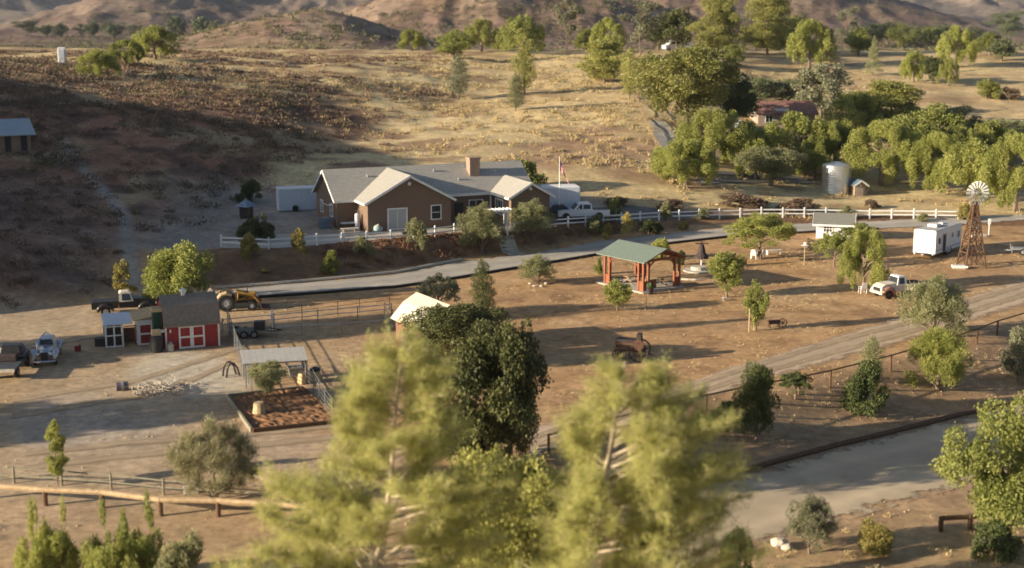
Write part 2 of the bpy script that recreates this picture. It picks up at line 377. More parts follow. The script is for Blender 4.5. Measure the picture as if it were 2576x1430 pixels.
    e=ss(1000,1700,y); hc=np.empty(c.shape);hc[:]=(.36,.29,.225);hc=mixc(hc,(.24,.21,.185),ss(.42,.62,fbm(x/70,y/110,5,53))*.9);hc=mixc(hc,(.46,.37,.26),ss(.52,.68,fbm(x/45,y/60,4,54))*.7);c=mixc(c,hc,e)
    return c
def ground_mesh():
    ys=list(np.arange(-120,20,10.))+list(np.arange(20,70,1.5)); y=70.
    while y<9500:
        ys.append(y); y+= .75 if y<160 else max(.75,min((y)*.0062,(y-100)*.012)) if y<420 else y*.012
    ys=np.array(ys)
    t=np.linspace(-1,1,471); t=np.sign(t)*(.55*np.abs(t)+.45*np.abs(t)**3)
    hw=np.sqrt(95**2+(.72*np.maximum(ys,0))**2)
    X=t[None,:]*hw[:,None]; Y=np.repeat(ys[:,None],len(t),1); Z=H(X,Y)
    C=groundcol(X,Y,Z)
    nr,nc=X.shape
    def sub(name,r0,r1):
        V=np.stack([X[r0:r1],Y[r0:r1],Z[r0:r1]],-1).reshape(-1,3)
        i=np.arange((r1-r0)*nc).reshape(r1-r0,nc)
        Q=np.stack([i[:-1,:-1],i[:-1,1:],i[1:,1:],i[1:,:-1]],-1).reshape(-1,4)
        me=npmesh(name,V,Q,None)
        a=me.attributes.new('base','FLOAT_COLOR','POINT')
        cc=np.concatenate([C[r0:r1].reshape(-1,3),np.ones(((r1-r0)*nc,1))],1)
        a.data.foreach_set('color',np.ascontiguousarray(cc,np.float32).ravel())
        me.polygons.foreach_set('use_smooth',np.ones(len(Q),bool))
        return me
    k=int(np.searchsorted(ys,430))
    return sub('ground',0,k+1),sub('hills',k,nr)
def groundmat(n,s1,s2,bump,lo=.68,hi=1.3):
    m,nt,b=new_mat(n);N=nt.nodes;L=nt.links
    at=N.new('ShaderNodeAttribute');at.attribute_name='base'
    ge=N.new('ShaderNodeNewGeometry')
    a=N.new('ShaderNodeTexNoise');a.inputs['Scale'].default_value=s1;a.inputs['Detail'].default_value=8;a.inputs['Roughness'].default_value=.65
    c=N.new('ShaderNodeTexNoise');c.inputs['Scale'].default_value=s2;c.inputs['Detail'].default_value=6
    L.new(ge.outputs['Position'],a.inputs['Vector']);L.new(ge.outputs['Position'],c.inputs['Vector'])
    r1=N.new('ShaderNodeMapRange');r1.inputs['From Min'].default_value=.3;r1.inputs['From Max'].default_value=.7;r1.inputs['To Min'].default_value=lo;r1.inputs['To Max'].default_value=hi;L.new(a.outputs['Fac'],r1.inputs['Value'])
    r2=N.new('ShaderNodeMapRange');r2.inputs['From Min'].default_value=.3;r2.inputs['From Max'].default_value=.7;r2.inputs['To Min'].default_value=.84;r2.inputs['To Max'].default_value=1.16;L.new(c.outputs['Fac'],r2.inputs['Value'])
    mu=N.new('ShaderNodeMath');mu.operation='MULTIPLY';L.new(r1.outputs['Result'],mu.inputs[0]);L.new(r2.outputs['Result'],mu.inputs[1])
    s=N.new('ShaderNodeVectorMath');s.operation='SCALE';L.new(at.outputs['Color'],s.inputs[0]);L.new(mu.outputs[0],s.inputs['Scale'])
    L.new(s.outputs['Vector'],b.inputs['Base Color']);b.inputs['Roughness'].default_value=.95;b.inputs['Specular IOR Level'].default_value=.1
    bp=N.new('ShaderNodeBump');bp.inputs['Strength'].default_value=bump;bp.inputs['Distance'].default_value=.3/s1*.6
    L.new(a.outputs['Fac'],bp.inputs['Height']);L.new(bp.outputs['Normal'],b.inputs['Normal'])
    return m
M['ground']=groundmat('dry_ground',1.5,.35,.4)
M['hills']=groundmat('dry_hills',.16,.035,1.,.45,1.45)
g1,g2=ground_mesh()
g1.materials.append(M['ground']);g2.materials.append(M['hills'])
tag(mobj('ground',g1),kind='structure');tag(mobj('hills',g2),kind='structure')
# ------------------------------------------------------------------ ROADS (sheets a little above the ground)
def densify(pl,n):
    P=np.array(pl);d=np.r_[0,np.cumsum(np.linalg.norm(np.diff(P[:,:2],axis=0),axis=1))]
    t=np.linspace(0,d[-1],n);return np.stack([np.interp(t,d,P[:,k]) for k in range(2)],1)
def strip(name,upx,lpx,m,up=.05,n=160,k=8,jit=0.,z0=None,seed=0):
    ed=np.repeat(1-np.abs(np.linspace(-1,1,k+1))[:,None],n,1).ravel()
    A=densify([T(*p) for p in upx],n);B=densify([T(*p) for p in lpx],n)
    if jit:
        for E,s in ((A,seed),(B,seed+5)):
            E+= (fbm(E[:,:1]/2.2,E[:,1:]/2.2,4,s)-.5)*2*jit*np.array([[.2,1]])
    V=[]
    for j in range(k+1):
        P=A+(B-A)*j/k; V.append(np.column_stack([P,H(P[:,0],P[:,1])+up]))
    V=np.array(V).reshape(-1,3);i=np.arange((k+1)*n).reshape(k+1,n)
    Q=np.stack([i[1:,:-1],i[1:,1:],i[:-1,1:],i[:-1,:-1]],-1).reshape(-1,4)
    me=npmesh(name,V,Q,m);me.polygons.foreach_set('use_smooth',np.ones(len(Q),bool))
    at=me.attributes.new('edge','FLOAT','POINT');at.data.foreach_set('value',ed.astype(np.float32))
    return tag(mobj(name,me),kind='structure'),A,B
DRU=[(430,738),(545,735),(650,722),(860,705),(1000,691),(1160,659),(1310,641),(1500,608),(1640,593),(1830,573),(2004,563),(2300,551),(2560,541),(2700,534)]
DRL=[(430,762),(545,757),(650,749),(800,739),(1000,722),(1160,698),(1310,673),(1500,641),(1640,618),(1830,596),(2004,586),(2210,577),(2560,557),(2700,548)]
_,_,DL=strip('concrete_road',DRU,DRL,'drive',.06,260,8,.06)
def softedge(k,w=.3):
    nt=M[k].node_tree;N=nt.nodes;L=nt.links;b=N['Principled BSDF']
    at=N.new('ShaderNodeAttribute');at.attribute_name='edge';ge=N.new('ShaderNodeNewGeometry');no=N.new('ShaderNodeTexNoise');no.inputs['Scale'].default_value=.9;no.inputs['Detail'].default_value=6;L.new(ge.outputs['Position'],no.inputs['Vector'])
    ma=N.new('ShaderNodeMath');ma.operation='MULTIPLY_ADD';ma.inputs[1].default_value=.9;ma.inputs[2].default_value=-.45;L.new(no.outputs['Fac'],ma.inputs[0])
    ad=N.new('ShaderNodeMath');ad.operation='ADD';L.new(at.outputs['Fac'],ad.inputs[0]);L.new(ma.outputs[0],ad.inputs[1])
    mr=N.new('ShaderNodeMapRange');mr.inputs['From Min'].default_value=.02;mr.inputs['From Max'].default_value=w;L.new(ad.outputs[0],mr.inputs['Value']);L.new(mr.outputs['Result'],b.inputs['Alpha'])
    src=b.inputs['Base Color'].links[0].from_socket;cr=N.new('ShaderNodeValToRGB');e=cr.color_ramp.elements
    for q,c_ in ((0,.9),(.3,.97),(.5,1.14),(.66,.98),(1,.9)):
        el=e[0] if q==0 else e[-1] if q==1 else e.new(q);el.position=q;el.color=(c_,c_,c_,1)
    sw=N.new('ShaderNodeMath');sw.operation='MULTIPLY_ADD';sw.inputs[1].default_value=.25;L.new(ma.outputs[0],sw.inputs[0]);L.new(at.outputs['Fac'],sw.inputs[2]);L.new(sw.outputs[0],cr.inputs[0])
    ml=N.new('ShaderNodeVectorMath');ml.operation='MULTIPLY';L.new(src,ml.inputs[0]);L.new(cr.outputs[0],ml.inputs[1]);L.new(ml.outputs['Vector'],b.inputs['Base Color'])
softedge('dirtroad',.35);softedge('gravelroad',.16);softedge('drive',.10)
strip('dirt_road',[(1330,1075),(1500,1020),(1720,962),(1900,905),(2100,845),(2250,800),(2430,745),(2600,690),(2740,650)],[(1330,1170),(1500,1110),(1720,1020),(1900,968),(2100,912),(2280,865),(2430,818),(2600,765),(2740,720)],'dirtroad',.045,200,10,.5)
strip('gravel_road',[(1560,1262),(1840,1199),(2100,1130),(2400,1055),(2600,1012),(2760,975)],[(1560,1470),(1830,1398),(2000,1345),(2200,1292),(2400,1234),(2600,1178),(2760,1140)],'gravelroad',.05,200,10,.35)
strip('truck_driveway',[(1395,545),(1560,516),(1640,524),(1760,541),(1830,548)],[(1395,566),(1560,561),(1640,556),(1760,550),(1830,549.4)],'asphalt',.06,80,8)
strip('patio',[(560,610),(700,590),(860,590),(1010,583),(1160,574),(1300,566),(1400,556)],[(560,626),(700,626),(860,612),(1010,600),(1160,587),(1300,578),(1400,573)],'concrete',.05,120,6)
strip('far_driveway',[(1633,302),(1640,330),(1662,372)],[(1660,298),(1690,325),(1712,366)],'concrete',.10,60,6,.2)
strip('back_road',[(1755,432),(1800,432),(1870,436),(1960,440),(2080,452)],[(1755,468),(1800,463),(1870,462),(1960,460),(2080,464)],'asphalt',.10,60,6,.2)
softedge('track',.8)
for i,(pp,w_) in enumerate((([(1345,1128),(1500,1072),(1720,1000),(1900,945),(2100,888),(2280,840),(2430,790),(2600,735)],9),([(1345,1103),(1500,1046),(1720,978),(1900,922),(2100,862),(2280,815),(2430,764),(2600,712)],8),
  ([(1640,1400),(1840,1330),(2000,1285),(2200,1232),(2400,1176),(2600,1122)],12),([(1640,1352),(1840,1282),(2000,1238),(2200,1186),(2400,1130),(2600,1078)],11),
  ([(30,1010),(180,985),(330,962),(450,925),(560,890),(620,868)],8),([(30,1050),(190,1022),(350,998),(480,958),(575,915)],9),([(60,1180),(300,1150),(560,1130),(760,1110),(930,1092)],10),([(60,1145),(300,1118),(560,1100),(750,1082),(920,1066)],9),
  ([(20,880),(120,868),(240,846),(340,826),(560,806)],7))):
    strip('wheel_track',[(u,v-w_) for u,v in pp],[(u,v+w_) for u,v in pp],'track',.06 if i<2 else .03,160,4,.12,seed=i*3)
# ------------------------------------------------------------------ SKY, SUN, CAMERA
SUNE,SUNA=R(14.5),R(20)
w=bpy.data.worlds.new('World');sc.world=w;w.use_nodes=True;nt=w.node_tree
bg=nt.nodes['Background'];sk=nt.nodes.new('ShaderNodeTexSky');sk.sky_type='NISHITA';sk.sun_disc=False
sk.sun_elevation=SUNE;sk.sun_rotation=math.atan2(-math.cos(SUNA),-math.sin(SUNA));sk.air_density=.8;sk.dust_density=.5
nt.links.new(sk.outputs[0],bg.inputs[0]);bg.inputs[1].default_value=.055
sl=bpy.data.lights.new('sun','SUN');sl.energy=5.0;sl.angle=R(.5);sl.color=(1,.845,.63)
so=bpy.data.objects.new('sun',sl);col.objects.link(so)
sd=Vector((math.cos(SUNA)*math.cos(SUNE),math.sin(SUNA)*math.cos(SUNE),-math.sin(SUNE)))
so.rotation_euler=sd.to_track_quat('-Z','Y').to_euler();so.location=(-60,40,60)
cam=bpy.data.cameras.new('camera');co=bpy.data.objects.new('camera',cam);col.objects.link(co);sc.camera=co
co.location=(0,0,CAMZ);co.rotation_euler=(R(90)-PIT,0,0);cam.sensor_width=36;cam.lens=36*F/2576;cam.clip_start=.5;cam.clip_end=20000
cam.dof.use_dof=True;cam.dof.focus_distance=128;cam.dof.aperture_fstop=.27
sc.view_settings.view_transform='Standard';sc.view_settings.look='None';sc.view_settings.exposure=1.12;sc.view_settings.gamma=1
sc.cycles.use_denoising=True;sc.cycles.max_bounces=6;sc.cycles.diffuse_bounces=3;sc.cycles.transmission_bounces=3;sc.cycles.transparent_max_bounces=4
sc.cycles.filter_width=1.7;sc.cycles.volume_bounces=1
# ------------------------------------------------------------------ TREES AND PLANTS
def unit(v): return v/np.maximum(np.linalg.norm(v,axis=1,keepdims=True),1e-9)
def leafquads(P,D,L,W,rg):
    n=len(P); r=unit(rg.normal(size=(n,3))); S=unit(np.cross(D,r))
    L=L*rg.uniform(.65,1.35,(n,1));W=W*rg.uniform(.7,1.3,(n,1))
    V=np.stack([P-D*L*.5,P+S*W*.5-D*L*.05,P+D*L*.5,P-S*W*.5-D*L*.05],1).reshape(-1,3)
    return V,np.arange(4*n).reshape(n,4)
def clump_leaves(cl,n,L,W,rg,down=0.,out=.4,up=0.,shell=.55):
    """cl: list of (cx,cy,cz,rx,ry,rz); leaves spread through every clump"""
    C=np.array(cl,float); vol=np.sqrt(C[:,3]*C[:,4]*C[:,5])
    k=np.maximum((n*vol/vol.sum()).astype(int),6)
    idx=np.repeat(np.arange(len(C)),k); N=len(idx)
    d=unit(rg.normal(size=(N,3))); rr=(shell+(1-shell)*rg.random((N,1)))*(.75+.35*rg.random((N,1)))
    P=C[idx,:3]+d*rr*C[idx,3:6]
    D=unit(rg.normal(size=(N,3))*(1-out)+d*out+np.array([0,0,up-down]))
    V,Q=leafquads(P,D,L,W,rg)
    ct=rg.random(len(C)); tint=np.clip(ct[idx]*.55+rg.random(N)*.45,0,1)
    return V,Q,tint
def crown(kind,rg,n,L,W):
    cl=[];kw={}
    def add(x,y,z,a,b=None): cl.append((x,y,z,a,a,b or a))
    if kind=='round':
        for i in range(58):
            d=unit(rg.normal(size=(1,3)))[0]; k=rg.uniform(.35,.88)
            add(d[0]*.5*k,d[1]*.5*k,.54+d[2]*.46*k,rg.uniform(.08,.17),rg.uniform(.07,.13))
        kw=dict(down=.15,out=.45)
    elif kind=='pepper':
        for i in range(46):
            a=rg.uniform(0,6.28);r=.46*math.sqrt(rg.random());h=.88*math.sqrt(max(0,1-(r/.52)**2))
            if i%2: h*=rg.uniform(.35,.9)
            b=rg.uniform(.12,.22)
            if h-b<.06: h=.06+b
            add(math.cos(a)*r,math.sin(a)*r,h,rg.uniform(.065,.12),b)
        kw=dict(down=.95,out=.25)
    elif kind=='pine':
        for i in range(95):
            t=rg.uniform(.14,1);e=.5*(1-abs(t-.45)*1.05)*rg.uniform(.55,1.15);a=rg.uniform(0,6.28);r=e*rg.uniform(.25,.95)
            add(math.cos(a)*r,math.sin(a)*r,t*.92+.02,rg.uniform(.09,.16),rg.uniform(.05,.095))
        kw=dict(up=.35,out=.4)
    elif kind=='slim':
        for i in range(26):
            t=(i+.5)/26;e=.42*math.sin(math.pi*min(1,t*.85+.13))**.7;a=i*2.4;r=e*rg.uniform(.1,.6)
            add(math.cos(a)*r,math.sin(a)*r,.12+t*.82,e*rg.uniform(.5,.8),rg.uniform(.05,.08))
        kw=dict(up=.3,out=.4)
    elif kind=='cone':
        for i in range(40):
            t=((i+.5)/40)**.8;e=.48*(1-t)+.03;a=i*2.4;r=e*rg.uniform(.4,.75)
            add(math.cos(a)*r,math.sin(a)*r,.06+t*.9,e*rg.uniform(.35,.5)+.02,rg.uniform(.03,.05))
        kw=dict(down=.1,out=.6)
    elif kind=='euc':
        for i in range(20):
            t=rg.uniform(.3,1);e=.42*(1-abs(t-.68)*1.1);a=rg.uniform(0,6.28);r=e*rg.uniform(.2,1)
            add(math.cos(a)*r,math.sin(a)*r,t*.92,rg.uniform(.10,.2),rg.uniform(.05,.10))
        kw=dict(down=.6,out=.35)
    elif kind=='spiky':
        for i in range(72):
            a=rg.uniform(0,6.28);ph=rg.uniform(-.35,1.45);q=rg.uniform(.45,1);r=.42*math.cos(ph)*q
            add(math.cos(a)*r,math.sin(a)*r,.30+.56*math.sin(ph)*q,rg.uniform(.08,.13),rg.uniform(.09,.14))
        kw=dict(up=.55,out=.8)
    elif kind=='bush':
        for i in range(24):
            a=rg.uniform(0,6.28);ph=rg.uniform(.05,1.5);k=rg.uniform(.5,.85)
            add(math.cos(a)*.5*math.cos(ph)*k,math.sin(a)*.5*math.cos(ph)*k,.12+.80*math.sin(ph)*k,rg.uniform(.12,.2),rg.uniform(.12,.2))
        kw=dict(up=.25,out=.5)
    elif kind=='upright':
        for i in range(46):
            a=rg.uniform(0,6.28);r=.42*math.sqrt(rg.random())
            add(math.cos(a)*r,math.sin(a)*r,rg.uniform(.1,.5)*(1.15-r),.10,.12)
        for i in range(7):
            a=rg.uniform(0,6.28);r=.36*math.sqrt(rg.random());h=rg.uniform(.55,.98)
            add(math.cos(a)*r,math.sin(a)*r,h*.74,.045,h*.15)
        kw=dict(up=.9,out=.25)
    elif kind=='sapling':
        for i in range(22):
            t=rg.uniform(.28,1);a=rg.uniform(0,6.28);r=.36*(1.15-t)*rg.uniform(.3,1)+.05
            add(math.cos(a)*r,math.sin(a)*r,t*.93,rg.uniform(.10,.18),rg.uniform(.06,.10))
        kw=dict(out=.4)
    elif kind=='open':
        for i in range(85):
            a=rg.uniform(0,6.28);r=.46*math.sqrt(rg.random());h=.45+.40*math.sqrt(max(0,1-(r/.5)**2))-rg.uniform(0,.3)
            add(math.cos(a)*r,math.sin(a)*r,h,rg.uniform(.06,.11),rg.uniform(.05,.09))
        kw=dict(down=.3,out=.5)
    elif kind=='wispy':
        for i in range(90):
            a=rg.uniform(0,6.28);r=.46*rg.random()**.6;h=.25+.62*rg.random()*(1-.5*r/.46)
            add(math.cos(a)*r,math.sin(a)*r,h,.10,.12)
        kw=dict(up=.5,out=.6,shell=.1)
    return clump_leaves(cl,n,L,W,rg,**kw)
def trunk_mb(kind,rg):
    mb=MB();u=lambda a,b:float(rg.uniform(a,b))
    top={'round':.6,'pepper':.6,'pine':.97,'slim':.9,'cone':.96,'euc':.9,'spiky':.45,'bush':.4,'upright':.5,'sapling':.9,'open':.55,'wispy':.5}[kind]
    br={'euc':.016,'pine':.022,'slim':.035,'cone':.02,'sapling':.016,'open':.03,'pepper':.035,'round':.035,'wispy':.02}.get(kind,.03)
    p=[(0,0,-.04)];x=y=0
    for i in range(1,6):
        x+=u(-.02,.02);y+=u(-.02,.02);p.append((x,y,top*i/5))
    mb.tube(p,[br*1.35,br,br*.85,br*.7,br*.5,br*.25],7)
    for i in range(9 if kind not in('bush','slim','cone') else 4):
        t=u(.3,.9)*top;a=u(0,6.28);r=u(.2,.4);b=(p[2][0],p[2][1],t)
        if kind in('wispy','spiky','upright','bush'): t=u(.02,.12);b=(0,0,t)
        e=(b[0]+math.cos(a)*r,b[1]+math.sin(a)*r,min(.93,t+u(.12,.3)))
        m_=((b[0]+e[0])/2+u(-.03,.03),(b[1]+e[1])/2+u(-.03,.03),(b[2]+e[2])/2+.03)
        mb.tube([b,m_,e],[br*.5,br*.33,br*.12],5)
    return mb
ARCH={}
SPEC={'round':(5200,.055,.032),'pepper':(7600,.062,.022),'pine':(9000,.055,.02),'slim':(3600,.05,.02),'cone':(3800,.045,.016),'euc':(3200,.06,.022),'spiky':(5200,.085,.017),'bush':(3200,.085,.045),'upright':(5600,.075,.022),'sapling':(1500,.085,.042),'open':(5200,.06,.024),'wispy':(7500,.12,.0085)}
def arch(kind,var,fine=1):
    key=(kind,var,fine)
    if key not in ARCH:
        rg=np.random.default_rng(sum(map(ord,kind))*7+var*131); n,L,W=SPEC[kind]
        if fine==1: n,L,W=int(n*1.7),L*.74,W*.74
        if fine==2: n,L,W=int(n*4.6),L*.47,W*.47
        if fine==0: n,L,W=int(n*.5),L*1.4,W*1.4
        V,Q,t=crown(kind,rg,n,L,W)
        ma=np.abs(V[:,:2]).max(0).mean(); V[:,:2]*=.5/np.percentile(np.abs(V[:,:2]),98.5); V[:,2]/=np.percentile(V[:,2],99.7)
        cm=npmesh('crown',V,Q,'lf_mid',t)
        tm=trunk_mb(kind,rg);o=tm.build('trunk','bark');me=o.data;bpy.data.objects.remove(o)
        ARCH[key]=(cm,me)
    return ARCH[key]
_tr=random.Random(5)
def tree(kind,label,u,vb,vt,wp,leaf,name=None,cat=None,group=None,var=None,fine=1,bark=None,base=None,depth=1.0,lean=0):
    x,y,z=base if base else T(u,vb)
    top=aty(u,vt,y)[2]; hh=max(top-z,.3); wd=wp*y/F*1.02
    nm=name or {'pine':'pine_tree','euc':'eucalyptus_tree','cone':'conifer','slim':'slim_tree','pepper':'pepper_tree','bush':'bush','wispy':'shrub','upright':'shrub','sapling':'sapling','spiky':'olive_tree'}.get(kind,'tree')
    cm,tm=arch(kind,_tr.randrange(3) if var is None else var,fine)
    t=thing(nm,label,cat or {'bush':'bush','wispy':'shrub','upright':'shrub','sapling':'sapling'}.get(kind,'tree'),(x,y,z-.02),_tr.uniform(0,6.28),group)
    if lean:t.rotation_euler=(0,R(lean),0)
    for n_,me,m in (('trunk',tm,bark or 'bark'),('crown',cm,leaf)):
        o=mobj(n_,me,t);o.scale=(wd,wd*depth,hh);o.material_slots[0].link='OBJECT';o.material_slots[0].material=M[m]
    return t
G1='trees on the far plateau';G2='trees massed on the right';G3='shrubs along the bank below the white fence';G4='trees along the dirt road fence';G5='trees in the bare yard';G6='distant trees in the left valley'
